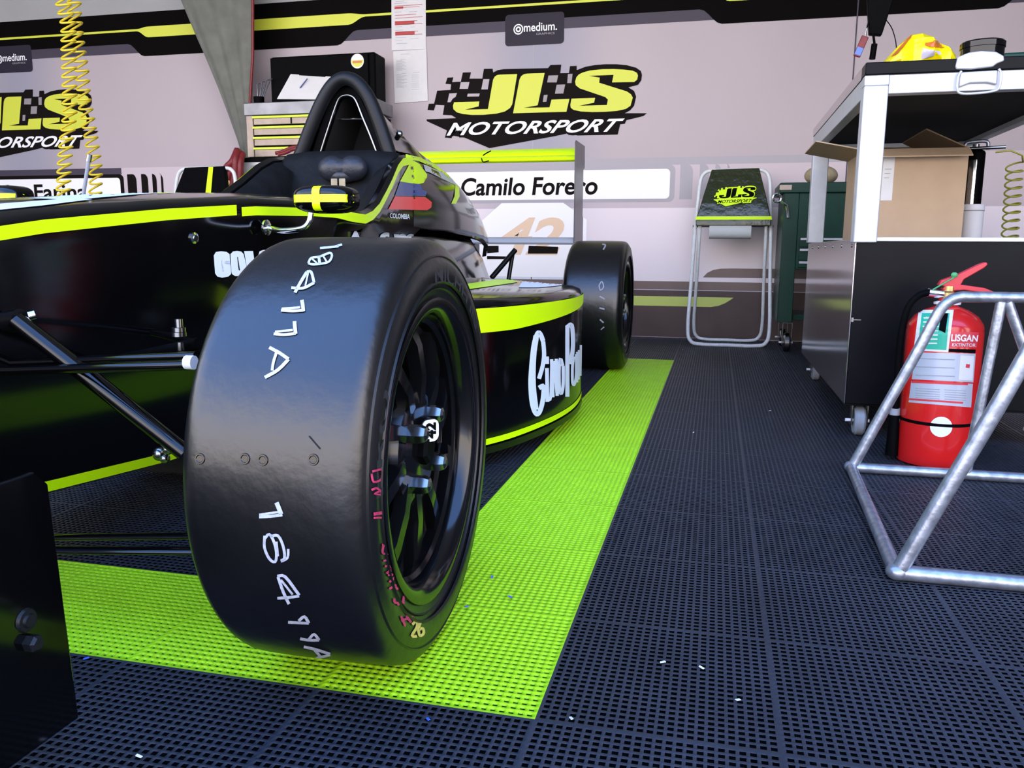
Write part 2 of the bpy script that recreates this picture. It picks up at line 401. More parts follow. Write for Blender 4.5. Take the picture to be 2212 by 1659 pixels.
# sponsor tag under the black band
printed(wpoly(rr(-1.152, 1.776, -.782, 1.96, .022), .0025), 'sponsor_tag', K['walltag'])
def disc(cx, cz, r0, r1, off, n=28):
    m = MB(); m.loft([[Vector((cx+r*cos(2*pi*k/n), WY-off, cz+r*sin(2*pi*k/n))) for k in range(n)] for r in (r0, r1)], True, False); return m
printed(join(disc(-1.068, 1.872, .024, .031, .004), disc(-1.068, 1.872, .008, .017, .004)), 'sponsor_ring', K['panel'])
printed(text_quad('medium.', [Vector((-1.033, WY-.004, 1.855)), Vector((-.826, WY-.004, 1.855)), Vector((-.826, WY-.004, 1.905)), Vector((-1.033, WY-.004, 1.905))], .012), 'sponsor_word', K['panel'])
printed(text_quad('GRAPHICS', [Vector((-.955, WY-.004, 1.833)), Vector((-.84, WY-.004, 1.833)), Vector((-.84, WY-.004, 1.845)), Vector((-.955, WY-.004, 1.845))], 0), 'sponsor_subline', K['wallgrey'])
K['walllow'] = mat('pale print with painted light', (.84, .76, .80), .42, spec=.35)  # paler lower print; brighter light low on the wall is in this colour
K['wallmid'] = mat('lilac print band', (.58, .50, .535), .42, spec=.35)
wpoly([(-6, .34), (2.7, .34), (2.7, .79), (-6, .79)], .0006).build('pale_lit_zone', K['walllow'], wallb, 0)
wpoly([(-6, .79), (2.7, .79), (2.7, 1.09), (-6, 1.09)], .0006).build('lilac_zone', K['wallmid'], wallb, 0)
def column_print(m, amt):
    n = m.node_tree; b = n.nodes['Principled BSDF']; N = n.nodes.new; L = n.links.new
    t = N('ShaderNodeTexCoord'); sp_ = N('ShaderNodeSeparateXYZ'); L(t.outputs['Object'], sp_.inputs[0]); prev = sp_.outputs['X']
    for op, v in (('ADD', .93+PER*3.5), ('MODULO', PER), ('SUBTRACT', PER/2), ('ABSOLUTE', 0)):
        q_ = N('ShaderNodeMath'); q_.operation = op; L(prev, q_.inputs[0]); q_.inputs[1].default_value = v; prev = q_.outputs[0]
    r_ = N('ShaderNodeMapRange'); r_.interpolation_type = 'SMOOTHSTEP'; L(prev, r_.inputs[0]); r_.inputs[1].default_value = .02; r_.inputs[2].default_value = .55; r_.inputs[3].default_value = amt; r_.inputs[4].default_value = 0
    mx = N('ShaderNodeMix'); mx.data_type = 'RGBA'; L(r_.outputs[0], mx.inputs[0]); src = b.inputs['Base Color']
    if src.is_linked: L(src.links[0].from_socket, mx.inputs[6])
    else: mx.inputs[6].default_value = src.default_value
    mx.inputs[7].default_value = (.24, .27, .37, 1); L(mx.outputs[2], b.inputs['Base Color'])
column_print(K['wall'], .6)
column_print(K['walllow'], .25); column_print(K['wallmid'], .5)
# name boards
printed(wpoly([(-6+PER if 0 else -2.12, 1.045), (0.9, 1.045), (.9, 1.09), (-2.12, 1.09)], .0008), 'lilac_line', K['wallgrey'], (0,))
printed(wpoly([(-2.12, 1.045), (-.1, 1.045), (-.1, 1.09), (-2.12, 1.09)], .0008), 'lilac_line', K['wallband'], (-1,))
printed(wpoly(rr(-1.9, .825, -.085, 1.047, .035), .0015), 'name_board_rim', K['wallgrey'], (0,))
printed(wpoly(rr(-1.9, .825, -.085, 1.047, .035), .0015), 'name_board_rim', K['logodark'], (-1,))
printed(wpoly(rr(-1.88, .845, -.115, 1.022, .025), .0025), 'name_board', K['panel'])
q = lambda x0, z0, x1, z1, o: [Vector((x0, WY-o, z0)), Vector((x1, WY-o, z0)), Vector((x1, WY-o, z1)), Vector((x0, WY-o, z1))]
text_quad('Camilo Forero', q(-1.44, .872, -.555, .985, .0035), .022, .12).build('driver_name', K['logodark'], wallb, 0, tri=True)
text_quad('Claudio Farina', q(-5.40, .872, -4.28, .985, .0035), .02).build('driver_name', K['logodark'], wallb, 0, tri=True)
for k, mm in ((0, K['wallgrey']), (-1, K['logodark'])):
    for x0, wd in ((-.055, .075), (.06, .055), (.15, .035), (.22, .018)):
        printed(wpoly([(x0, .84), (x0+wd, .84)]+[(x0+wd-.03*(1-cos(a*pi/8)), 1.0+.045*sin(a*pi/8)) for a in range(5)]+[(x0, 1.045)], .0015), 'board_fin', mm, (k,))
# race number board and lower bands
wpoly([(-1.40, .36), (-.62, .36), (-.62, .72), (-.77, .825), (-1.17, .825), (-1.33, .69)], .0015).build('number_board', K['panel'], wallb, 0, tri=True)
wpoly([(-1.46, .345), (-.58, .345), (-.58, .60), (-1.46, .60)], .0012).build('number_board_base', K['paleblue'], wallb, 0)
text_quad('42', q(-1.20, .50, -.76, .735, .003), .03, .3).build('race_number', K['cream'], wallb, 0, tri=True)
join(*[onwall(poly2(p), .0036) for p in ([(1052,531),(1077,531),(1077,545),(1052,547)], [(1142,531),(1206,533),(1204,548),(1140,548)], [(1052,553),(1100,554),(1095,560),(1052,560)])]).build('number_dark_strip', K['logodark'], wallb, 0, tri=True)  # dark strips low on the printed number
wpoly([(-6, 0), (2.7, 0), (2.7, .345), (-6, .345)], .0015).build('brown_band', K['wallbrown'], wallb, 0)
wpoly([(-6, 0), (2.7, 0), (2.7, .292), (-6, .292)], .0022).build('dark_brown_band', K['wallbrown2'], wallb, 0)
wpoly([(-6, .29), (2.7, .29), (2.7, .2935), (-6, .2935)], .003).build('thin_line', K['wallline'], wallb, 0)
printed(wpoly([(-2.6, .192), (.16, .192), (.205, .2), (.245, .218), (.275, .238), (.292, .252), (-2.6, .252)], .003), 'lime_stripe', K['limeprint2'], (0,))
wpoly([(.105, .372), (.13, .4), (.165, .418), (.21, .426), (.28, .428), (2.7, .428), (2.7, .372)], .0018).build('brown_flag', K['wallbrown'], wallb, 0, tri=True)
MB().box((.884, WY-.003, .02), (.891, WY, 1.96)).build('banner_seam', K['wallband'], wallb, 0)
MB().box((-.973, WY-.0012, .02), (-.968, WY-.0004, 2.1)).build('banner_seam', K['wallgrey'], wallb, 0)

# ================================================================== RACE CAR
XC = -.98
car = thing('race_car', (XC, 1.2, 0), 'black single-seater race car with lime stripes parked on the lime floor border', 'race car')
def both(mb, name, mt, par=None, **k):
    return mb.build(name, mt, par or car, **k), mirx(mb, XC).build(name, mt, par or car, **k)

# --- tub and nose (half sections: Y, half width, z centre, z shoulder, bottom half width, z bottom)
SEC = [(-.92,.035,.335,.325,.03,.275),(-.78,.07,.385,.365,.06,.27),(-.5,.115,.460,.435,.095,.235),(-.25,.14,.512,.488,.11,.195),(0,.158,.564,.540,.125,.155),(.2,.178,.598,.572,.14,.133),(.45,.205,.622,.600,.16,.118),(.7,.235,.643,.622,.175,.11),(.9,.262,.657,.628,.19,.10),(.985,.272,.660,.628,.195,.10)]
def halfsec(Y, hw, zc, zs, hb, zb):
    return [(0,zb),(hb*.8,zb),(hb,zb+.012),(hb+(hw-hb)*.75,zb+(zs-zb)*.45),(hw-.004,zs-.075),(hw-.002,zs-.05),(hw,zs-.024),(hw,zs-.003),(hw-.012,zs+.008),(hw*.72,zs+(zc-zs)*.62),(hw*.4,zs+(zc-zs)*.9),(0,zc)]
def fullsec(Y, hs):
    return [Vector((XC+x, Y, z)) for x, z in hs] + [Vector((XC-x, Y, z)) for x, z in reversed(hs[1:-1])]
tub = MB(); secs = []
import bisect
def lerpsec(y):
    ys = [s[0] for s in SEC]; i = min(max(bisect.bisect(ys, y)-1, 0), len(SEC)-2); a, b = SEC[i], SEC[i+1]; t = (y-a[0])/(b[0]-a[0])
    return tuple(u+(v-u)*t for u, v in zip(a, b))
ycs = [-.92,-.85,-.78,-.64,-.5,-.37,-.25,-.12,0,.1,.2,.32,.45,.58,.7,.8,.9,.985]
for y in ycs: secs.append(fullsec(y, halfsec(*lerpsec(y))))
# cockpit: rim height along Y
RIM = [(1.0,.276,.628),(1.06,.282,.622),(1.14,.283,.620),(1.20,.278,.632),(1.27,.268,.655),(1.346,.258,.695),(1.410,.249,.730),(1.485,.238,.777),(1.545,.231,.803),(1.64,.226,.818),(1.72,.220,.81)]
for Y, hw, zr in RIM:
    zb = .10
    hs = [(0,zb),(.16,zb),(.2,zb+.012),(hw-.045,.3),(hw-.026,.572),(hw-.001,min(.594,zr-.034)),(hw,zr-.026),(hw,zr-.004),(hw-.012,zr+.004),(hw-.03,zr-.004),(hw-.05,zr-.2),(0,.32)]
    secs.append(fullsec(Y, hs))
tub.loft(secs)
TUB = tub.bvh()
tubo = tub.build('tub', K['gloss'], car, smooth=50)
# lime stripe along the shoulder, as thin vinyl
def shoulder_strip(rows, sgn, e=.0016):
    m = MB(); A = []; B = []
    for Y, hw, z0, z1 in rows:
        A.append(Vector((XC+sgn*(hw+e), Y, z0))); B.append(Vector((XC+sgn*(hw+e), Y, z1)))
    n = len(A); m.add(A+B, [(i, i+1, n+i+1, n+i) for i in range(n-1)]); return m
rows = []
for y in [-.92,-.85,-.78,-.64,-.5,-.37,-.25,-.12,0,.1,.2,.32,.45,.58,.64]:
    _, hw, zc, zs, hb, zb = lerpsec(y); rows.append((y, hw, zs-.023, zs-.003))
rows2 = [(y, lerpsec(y)[1], lerpsec(y)[3]-.026, lerpsec(y)[3]-.008) for y in (.655,.7,.8,.9,.985)]
rows3 = [(Y, hw, zr-.027, zr-.004) for Y, hw, zr in RIM[:-1]]
for sg in (1, -1):
    shoulder_strip(rows, sg).build('lime_stripe', K['lime'], car)
    shoulder_strip(rows2+rows3, sg).build('lime_stripe', K['lime'], car)
    lo = MB(); A = []; B = []
    for y in (-.1, 0, .1, .2, .32, .45, .5):
        _, hw, zc, zs, hb, zb = lerpsec(y)
        z0, z1 = zb+.012, zb+(zs-zb)*.45; x0, x1 = hb, hb+(hw-hb)*.75; f = .018/(z1-z0)
        A.append(Vector((XC+sg*(x0+.003), y, z0))); B.append(Vector((XC+sg*(x0+(x1-x0)*f+.003), y, z0+.018)))
    n = len(A); lo.add(A+B, [(i, i+1, n+i+1, n+i) for i in range(n-1)]); lo.build('lower_lime_stripe', K['lime'], car)
# rivets / button heads on the tub side
def button(px, py, r, bv, name, mt):
    d = ray(px, py); h, nn, i, di = bv.ray_cast(CP, d.normalized())
    if h is None: return
    if nn.dot(d) > 0: nn = -nn
    MB().lathe([(.0001, .006), (r*.55, .006), (r*.6, .0045), (r, .003), (r, 0)], h, nn, 14).build(name, mt, car)
for p in ((418, 514), (140, 1076), (363, 1014)): button(*p, .0105, TUB, 'tub_fastener', K['chrome'])
# white stripes on the nose top (printed vinyl, lime and white wedges)
for sg, pts, mt in ((1, [(60,430),(330,411),(420,411),(300,421),(160,433)], 'decal'), (1, [(0,442),(150,430),(200,432),(90,446),(0,455)], 'decal'), (1, [(300,417),(400,413),(430,415),(340,419)], 'lime')):
    mm = wrap(poly2(pts), TUB, .0015)
    if mm.f: mm.build('nose_marking', K[mt], car)
# wordmark on the tub flank
bl = lambda ps: poly2([(440+x/10.37, 520+y/10.37) for x, y in ps])
blocks = [[(210,330),(260,250),(380,235),(500,250),(565,300),(575,455),(410,455),(408,375),(370,370),(395,690),(435,690),(425,570),(590,570),(600,740),(540,800),(400,828),(290,800),(240,730)],
 [(585,300),(640,240),(735,225),(735,362),(720,362),(770,662),(800,668),(810,790),(690,792),(625,750),(605,690)], [(735,225),(830,245),(880,300),(975,700),(920,780),(810,790),(800,668),(800,662),(752,362),(735,362)],
 [(890,232),(1090,228),(1150,640),(1250,640),(1270,765),(985,780)], [(1215,310),(1240,235),(1330,205),(1440,205),(1500,260),(1560,660),(1500,740),(1380,760),(1290,700)],
 [(1580,740),(1530,210),(1650,205),(1720,420),(1760,205),(1880,200),(1950,715),(1850,722),(1810,420),(1780,560),(1700,560),(1650,420),(1680,735)], [(1960,712),(1900,200),(2080,195),(2160,260),(2170,400),(2230,480),(2240,620),(2180,690)]]
for b_ in blocks:
    m = wrap(bl(b_), TUB, .0016)
    if m.f: m.build('side_letter', K['decal'], car)

# --- cockpit
m = MB(); hd = []
for x, z in ((-.208,.800),(-.18,.826),(-.1,.834),(0,.834),(.1,.834),(.18,.826),(.208,.800)):
    hd.append([Vector((XC+x, 1.645, z)), Vector((XC+x, 1.60, z-.002)), Vector((XC+x*.98, 1.575, z-.03)), Vector((XC+x*.9, 1.53, .62)), Vector((XC+x*.8, 1.48, .45)), Vector((XC+x*.8, 1.645, .45))])
m.loft(hd); m.build('headrest', K['pad'], car, smooth=60)
m = MB()
hc = Vector((-.945, 1.545, .772))
for sx_ in (-.034, .034): m.sphere(hc+Vector((sx_, 0, .0)), (.047, .03, .039))
m.sphere(hc, (.05, .027, .03)); m.sphere(hc+Vector((0, -.002, -.022)), (.052, .024, .022))
m.build('head_cushion', K['leather'], car, smooth=80)
m = MB()
for i in range(2):
    x = -.945+i*.026; m.box((x, 1.46, .64), (x+.020, 1.465, .735))
m.build('harness_strap', K['tan'], car, bevel=.002)
sw = MB(); sw.tube([Vector((XC+.115*cos(a), 1.10+.012*sin(a), .60+.05*sin(a))) for a in [2*pi*k/24 for k in range(24)]], .011, 8, loop=True)
sw.box((XC-.06, 1.09, .575), (XC+.06, 1.115, .625)); sw.build('steering_wheel', K['black'], car)
m = MB(); m.cyl((XC, 1.0, .56), (XC, 1.09, .6), .02); m.build('steering_column', K['black'], car)
# near-side padding inside the rim
for sg in (1, -1):
    m = MB(); m.loft([[Vector((XC+sg*(hw-.035), Y, zr-.01)), Vector((XC+sg*(hw-.085), Y, zr-.04)), Vector((XC+sg*(hw-.09), Y, zr-.14)), Vector((XC+sg*(hw-.04), Y, zr-.14))] for Y, hw, zr in RIM[3:-1]])
    m.build('cockpit_pad', K['pad'], car, smooth=60)

# --- roll hoop (plane Y = 1.635) and air intake
HY = 1.635
hp = [(640,352),(652,328),(668,285),(690,232),(711,194),(731,174),(752,170),(775,182),(797,212),(818,262),(832,302),(841,330),(846,352)]
hoop = MB().tube(cr([at(x, y, 'Y', HY) for x, y in hp], 6), .0215, 16); hoop.build('roll_hoop', K['hoop'], car, smooth=60)
lp = [(690,338),(700,305),(712,268),(724,232),(733,212),(745,206),(758,207),(769,217),(784,254),(800,292),(816,334)]
lipP = cr([at(x, y, 'Y', 1.66) for x, y in lp], 4)
MB().tube(lipP, .0045, 8).build('intake_lip', K['steel'], car, smooth=60)
hpin = cr([at(x, y, 'Y', 1.655) for x, y in [(672,338),(684,300),(700,252),(718,210),(733,192),(750,188),(768,196),(786,228),(804,268),(820,305),(828,336)]], 4)
m = MB(); m.loft([hpin, lipP, [p+Vector((0, .02, -.005)) for p in lipP]], closed=False); m.build('intake_surround', K['black'], car, smooth=60)
b = [Vector((p.x*.9+XC*.1+.003, 1.86, p.z*.94+.05)) for p in lipP]
m = MB(); m.loft([lipP, b], closed=False); m.poly(b); m.build('air_intake', K['void'], car, smooth=60)
m = MB(); m.cyl(at(698, 257, 'Y', 1.70), at(800, 257, 'Y', 1.70), .0028, 8); m.build('intake_bar', K['chrome'], car)

# --- engine cover
EC = [(1.645,[(.2255,.600),(.2276,.70),(.2270,.80),(.215,.824),(.18,.830),(.14,.848),(.105,.915),(.066,.99),(.028,1.032),(0,1.045)]),
 (1.80,[(.229,.598),(.234,.69),(.229,.785),(.207,.812),(.17,.826),(.13,.85),(.098,.905),(.064,.97),(.03,1.01),(0,1.02)]),
 (2.0,[(.230,.598),(.236,.665),(.226,.755),(.200,.80),(.165,.825),(.128,.848),(.092,.885),(.06,.925),(.03,.948),(0,.955)]),
 (2.2,[(.226,.59),(.232,.645),(.220,.72),(.192,.772),(.16,.808),(.126,.834),(.09,.86),(.058,.88),(.03,.892),(0,.896)]),
 (2.4,[(.208,.585),(.213,.63),(.204,.685),(.180,.735),(.15,.77),(.118,.794),(.084,.812),(.054,.824),(.026,.83),(0,.832)]),
 (2.6,[(.184,.575),(.188,.605),(.181,.645),(.162,.685),(.136,.714),(.108,.732),(.078,.745),(.05,.753),(.024,.757),(0,.758)]),
 (2.8,[(.15,.55),(.153,.568),(.147,.594),(.133,.622),(.112,.643),(.09,.656),(.066,.666),(.043,.671),(.02,.674),(0,.675)]),
 (2.95,[(.10,.50),(.102,.513),(.098,.53),(.09,.548),(.077,.561),(.063,.57),(.047,.576),(.03,.58),(.014,.582),(0,.583)])]
ec = MB(); sec = []
for Y, h in EC:
    low_ = [(h[0][0]-.02, h[0][1]-.004)]
    hs = low_+h; sec.append([Vector((XC+x, Y, z)) for x, z in hs]+[Vector((XC-x, Y, z)) for x, z in reversed(hs[:-1])])
ec.loft(sec, closed=False); ECB = join(ec, tub).bvh()
ec.build('engine_cover', K['gloss'], car, smooth=70)
# lower engine bay behind the tub
eb = MB(); sec = []
for Y, hw, zt, zb in ((1.70,.198,.60,.10),(1.9,.196,.60,.10),(2.2,.19,.59,.10),(2.5,.17,.585,.12),(2.8,.125,.52,.16),(3.05,.09,.42,.2)):
    hs = [(0,zb),(hw*.8,zb),(hw,zb+.03),(hw*1.04,(zb+zt)/2),(hw,zt-.03),(hw-.02,zt),(0,zt)]
    sec.append(fullsec(Y, hs))
eb.loft(sec); EBB = eb.bvh(); eb.build('engine_bay_side', K['gloss'], car, smooth=60)
# markings on the cover: lime edge, flag, white sweep
def dec(pts, name, mt, bv, off=.0016, step=6):
    m = wrap(poly2(pts), bv, off, step)
    if m.f: return m.build(name, mt, car, smooth=60)
dec([(876,334),(905,340),(940,356),(972,378),(965,380),(935,362),(903,348),(876,345)], 'lime_edge', K['lime'], ECB)
dec([(886,350),(893,348),(906,355),(905,362),(914,366),(913,374),(922,377),(921,384),(911,388),(914,395),(902,398),(863,392)], 'flag_yellow', K['lime'], ECB)
dec([(863,393),(908,398),(911,410),(922,414),(918,424),(852,423)], 'flag_blue', K['flagblue'], ECB)
dec([(852,424),(918,426),(926,432),(932,437),(931,448),(922,454),(838,452)], 'flag_red', K['flagred'], ECB)
for tp in [(886,360,892,366),(888,378,893,383)]:
    dec([(tp[0],tp[1]),(tp[2],tp[1]),(tp[2],tp[3]),(tp[0],tp[3])], 'flag_check', K['gloss'], ECB, .0024)
dec([(914,356),(945,368),(975,386),(996,403),(990,404),(962,390),(926,372),(918,370)], 'white_sweep', K['silverlabel'], ECB)
dec([(983,398),(991,404),(992,424),(984,440),(974,440),(981,424)], 'lime_hook', K['lime'], ECB)
m = wrap(text_quad('COLOMBIA', [(841,471,0),(884,474,0),(884,463,0),(841,460,0)], .02), ECB, .002, 4)
if m.f: m.build('flag_lettering', K['decal'], car)
# bolt and latch by the hoop foot
m = MB(); h = at(858, 298, 'Y', 1.72); m.cyl(h, h+Vector((.02, -.03, .008)), .009); m.sphere(h+Vector((.02, -.03, .008)), .011); m.build('cover_latch', K['steel'], car)

# --- sidepods
PL = cr([(-.62,.80,0),(-.55,.85,0),(-.43,.93,0),(-.345,1.05,0),(-.289,1.19,0),(-.241,1.39,0),(-.222,1.59,0),(-.235,1.8,0),(-.272,1.95,0),(-.345,2.09,0),(-.46,2.23,0),(-.60,2.38,0),(-.70,2.5,0)], 4)
def podsec(p, k):
    X, Y = p.x, p.y; zt = .394 if Y < 1.9 else .394-.10*(Y-1.9)
    xi = -.765 if Y < 2.2 else -.79
    w_ = max(X-xi, .03); e = min(.035, w_*.3)
    zi = zt+.045*min(1, w_/.3)
    return [Vector(q) for q in ((xi, Y, .055), (X-.02, Y, .055), (X, Y, .068), (X, Y, zt-.055), (X, Y, zt-.006), (X-e*.3, Y, zt+.012), (X-e, Y, zt+.02), (X-w_*.5, Y, zt+(zi-zt)*.8), (xi, Y, zi))]
pod = MB(); PS = [podsec(p, i) for i, p in enumerate(PL)]
pod.loft(PS); POD = pod.bvh(); both(pod, 'sidepod', K['gloss'], smooth=50)
def podstrip(z0, z1, e, ys=None):
    A = []; Bb = []
    for i, p in enumerate(PL):
        t = (PL[min(i+1, len(PL)-1)]-PL[max(i-1, 0)]); nn = Vector((t.y, -t.x, 0)).normalized()
        q_ = p+nn*e; A.append(Vector((q_.x, q_.y, z0(p.y)))); Bb.append(Vector((q_.x, q_.y, z1(p.y))))
    m = MB(); n = len(A); m.add(A+Bb, [(i, i+1, n+i+1, n+i) for i in range(n-1)]); return m
zt = lambda Y: .392 if Y < 1.9 else .392-.10*(Y-1.9)
both(podstrip(lambda Y: zt(Y)-(.058 if Y < 1.15 else max(.026, .058-.045*(Y-1.15))), zt, .0018), 'pod_lime_stripe', K['lime'])
both(podstrip(lambda Y: .058, lambda Y: .073, .0018), 'pod_lower_stripe', K['lime'])
# floor plank under the pods
pk = MB(); op = [Vector((p.x+.004, p.y, .036)) for p in PL]; pk.prism(op+[Vector((-.78, 2.5, .036)), Vector((-.78, .8, .036))], (0, 0, .017)); both(pk, 'floor_edge', K['carbon'], smooth=0)
MB().box((XC-.15, .7, .03), (XC+.15, 2.9, .1)).build('undertray', K['void'], car, bevel=.005)
# pod top graphics
dec([(996,616),(1075,604),(1150,604),(1108,612),(1040,622),(998,628)], 'pod_lime_flash', K['lime'], POD)
dec([(1130,606),(1222,606),(1225,616),(1165,622),(1120,622)], 'pod_white_flash', K['decal'], POD)
# sponsor script on the pod flank
ST = [([(1172,737),(1166,722),(1160,720),(1152,745),(1147,790),(1145,830),(1148,870),(1156,893),(1164,890),(1171,866),(1173,835),(1163,838)], 10), ([(1172,737),(1174,765),(1171,790),(1163,818)], 9), ([(1157,725),(1151,770),(1150,830),(1156,885)], 12),
 ([(1180,770),(1180,786)], 9), ([(1180,795),(1181,868)], 8), ([(1181,862),(1188,858),(1190,790)], 6), ([(1190,776),(1193,858)], 7), ([(1193,780),(1202,850)], 7), ([(1200,775),(1202,855)], 7),
 ([(1214,790),(1209,775),(1206,800),(1207,840),(1211,850),(1215,830),(1215,790)], 7), ([(1224,703),(1224,857)], 9), ([(1224,706),(1233,702),(1236,730),(1235,760),(1228,786)], 9),
 ([(1238,770),(1235,790),(1235,825),(1239,830),(1243,810),(1243,765)], 6), ([(1245,760),(1245,826)], 5), ([(1249,756),(1248,820)], 5), ([(1253,745),(1252,812)], 5)]
sm = []
for pts, wd in ST:
    w_ = wrap(stroke(cr([(x, y, 0) for x, y in pts], 4), wd), POD, .0018+.0002*len(sm)/4, 6)
    if w_.f: sm.append(w_)
join(*sm).build('pod_script', K['decal'], car, smooth=0)
# lettering high on the bay side, its lower part behind the tyre
for t_, qd in (('A', [(744,540),(785,540),(783,498),(752,498)]), ('f', [(812,545),(838,545),(840,501),(816,501)]), ('m', [(850,548),(902,548),(900,504),(850,504)])):
    m = wrap(text_quad(t_, [(*p, 0) for p in qd], .04, 0), TUB, .002)
    n_ = wrap(text_quad(t_, [(*p, 0) for p in qd], .04, 0), EBB, .002)
    mm = m if m.f else n_
    if mm.f: mm.build('bay_lettering', K['decal'], car)

# --- wheels
def wheel(cx, cy, R, W, Rr, sgn, phi, front):
    t_ = thing
    ax = Vector((cos(phi)*sgn, sin(phi)*sgn, 0)); o = Vector((cx, cy, R)); s = W/2
    pr = [(Rr-.004, s*.90), (Rr+.006, s*.985), (Rr+.02, s*1.0), (Rr+.35*(R-Rr), s*1.055), (Rr+.6*(R-Rr), s*1.06), (R*.90, s*1.035), (R*.94, s*1.0), (R*.968, s*.955), (R*.984, s*.905), (R*.992, s*.85), (R*.996, s*.75), (R*.999, s*.45), (R, 0)]
    full = pr+[(r, -h) for r, h in reversed(pr[:-1])]
    ty = MB().lathe(full, o, ax, 96); B_ = ty.bvh()
    tyre = ty.build('tyre', K['rubber'], car, smooth=60)
    for rr_, hh in ((R*.915, s*1.022), (Rr+.30*(R-Rr), s*1.052), (Rr+.016, s*1.0)):   # moulded sidewall rings
        MB().lathe([(rr_+.0022, hh-.001), (rr_, hh+.0016), (rr_-.0022, hh-.001)], o, ax, 96).build('sidewall_ring', K['sidewall'], tyre)
    # rim: lip, barrel and spoke disc
    rm = MB(); rm.lathe([(Rr-.006, s*.87), (Rr+.004, s*.93), (Rr+.004, s*1.0), (Rr-.004, s*1.01), (Rr-.012, s*.985), (Rr-.017, s*.91), (Rr-.021, s*.84), (Rr-.021, s*.74), (Rr-.027, s*.70), (Rr-.027, s*.55), (Rr-.034, s*.5), (Rr-.036, -s*.2), (Rr-.03, -s*.95)], o, ax, 72)
    rim = rm.build('rim', K['rim'], car, smooth=50)
    e1 = ax.orthogonal().normalized(); e1 = Vector((-ax.y, ax.x, 0)).normalized(); e2 = ax.cross(e1)
    P_ = lambda r, a, h: o+ax*h+r*(cos(a)*e1+sin(a)*e2)
    ns = 10
    for k in range(ns):
        a = 2*pi*k/ns+.15; m = MB()
        m.loft([[P_(r, a+dw/r*1.0+tw, h+dh) for dw, dh in ((-wd, -.012), (wd, -.012), (wd*.8, .004), (-wd*.8, .004))] for r, h, wd, tw in ((.060, s*.72, .0125, 0), (.095, s*.75, .0115, .05), (.135, s*.71, .0125, .12), (Rr-.02, s*.58, .020, .2))])
        m.build('spoke', K['rim'], rim, smooth=40)
    m = MB(); m.lathe([(.0001, s*.78), (.02, s*.78), (.026, s*.75), (.064, s*.75), (.075, s*.72), (.08, s*.58), (.06, s*.48)], o, ax, 40); m.build('hub_face', K['rim'], rim, smooth=40)
    for k in range(4):
        a = radians(NUTA+90*k); m = MB(); c = P_(.0495, a, 0)
        hx = [[c+ax*h+r*(cos(pi*j/3)*e1+sin(pi*j/3)*e2) for j in range(6)] for r, h in ((.0125, s*.74), (.0125, s*.74+.016), (.0098, s*.74+.023), (.005, s*.74+.0255))]
        m.loft(hx); m.build('wheel_nut', K['steel'], rim, smooth=25)
    m = MB(); hx = [[o+ax*h+r*(cos(pi*j/3+.3)*e1+sin(pi*j/3+.3)*e2) for j in range(6)] for r, h in ((.021, s*.72), (.021, s*.86), (.017, s*.90))]; m.loft(hx); m.build('hub_nut', K['black'], rim, smooth=25)
    m = MB(); m.lathe([(.03, -s*.9), (.125, -s*.7), (.125, -s*.4), (.03, -s*.3)], o, ax, 40); m.build('brake_disc', K['black'], rim, smooth=40)
    return tyre, rim, B_, o, ax, P_, s
NUTA = 55
FT = wheel(-.263, .1406, .272, .200, .193, 1, radians(1.7), True)
wheel(2*XC+.263, .1406, .272, .200, .193, -1, radians(-1.7), True)
RTY = wheel(-.325, 2.872, .2865, .245, .193, 1, 0, False)
wheel(2*XC+.325, 2.872, .2865, .245, .193, -1, 0, False)
# marker strokes on the front tyre (photo coordinates laid onto the rubber)
def mark(list_, bv, par, name, mt, off=.0011):
    ms = []
    for pts, wd in list_:
        w_ = wrap(stroke(cr([(x, y, 0) for x, y in pts], 3) if len(pts) > 2 else [(x, y) for x, y in pts], wd), bv, off, 6, .03)
        if w_.f: ms.append(w_)
    if ms: join(*ms).build(name, mt, par, smooth=0)
TB = FT[2]; ty = FT[0]
def c4(pts, w_=4.5): return ([(380+x/3.16, 480+y/3.16) for x, y in pts], w_*1.2)
def c5(pts, w_=4.5): return ([(380+x/3.16, 960+y/3.16) for x, y in pts], w_*1.2)
mark([c4([(985,182),(1060,176),(1110,170)], 4), c4([(1085,172),(1135,158)], 4),
  c4([(905,285),(925,250),(985,240),(1050,215),(1066,235),(1045,275),(985,290),(930,293),(905,285)], 4), c4([(975,235),(985,292)], 5), c4([(930,255),(965,285)], 3), c4([(1000,225),(1030,275)], 3),
  c4([(790,452),(870,455),(945,418)], 5), c4([(945,418),(925,345),(895,345)], 5), c4([(895,345),(850,420),(815,485)], 5.5), c4([(905,350),(885,440)], 3),
  c4([(720,605),(800,610),(872,605)], 5), c4([(725,595),(800,590),(850,585)], 4), c4([(872,612),(868,570),(862,535)], 6.5),
  c4([(670,765),(740,772),(820,762)], 5), c4([(680,752),(745,745),(800,740)], 4), c4([(820,765),(815,720),(812,680)], 6.5),
  c4([(640,858),(710,895),(772,938)], 6), c4([(772,938),(700,1010),(610,1062)], 6), c4([(690,890),(668,960),(660,1015)], 5)], TB, ty, 'serial_marking', K['chalk'])
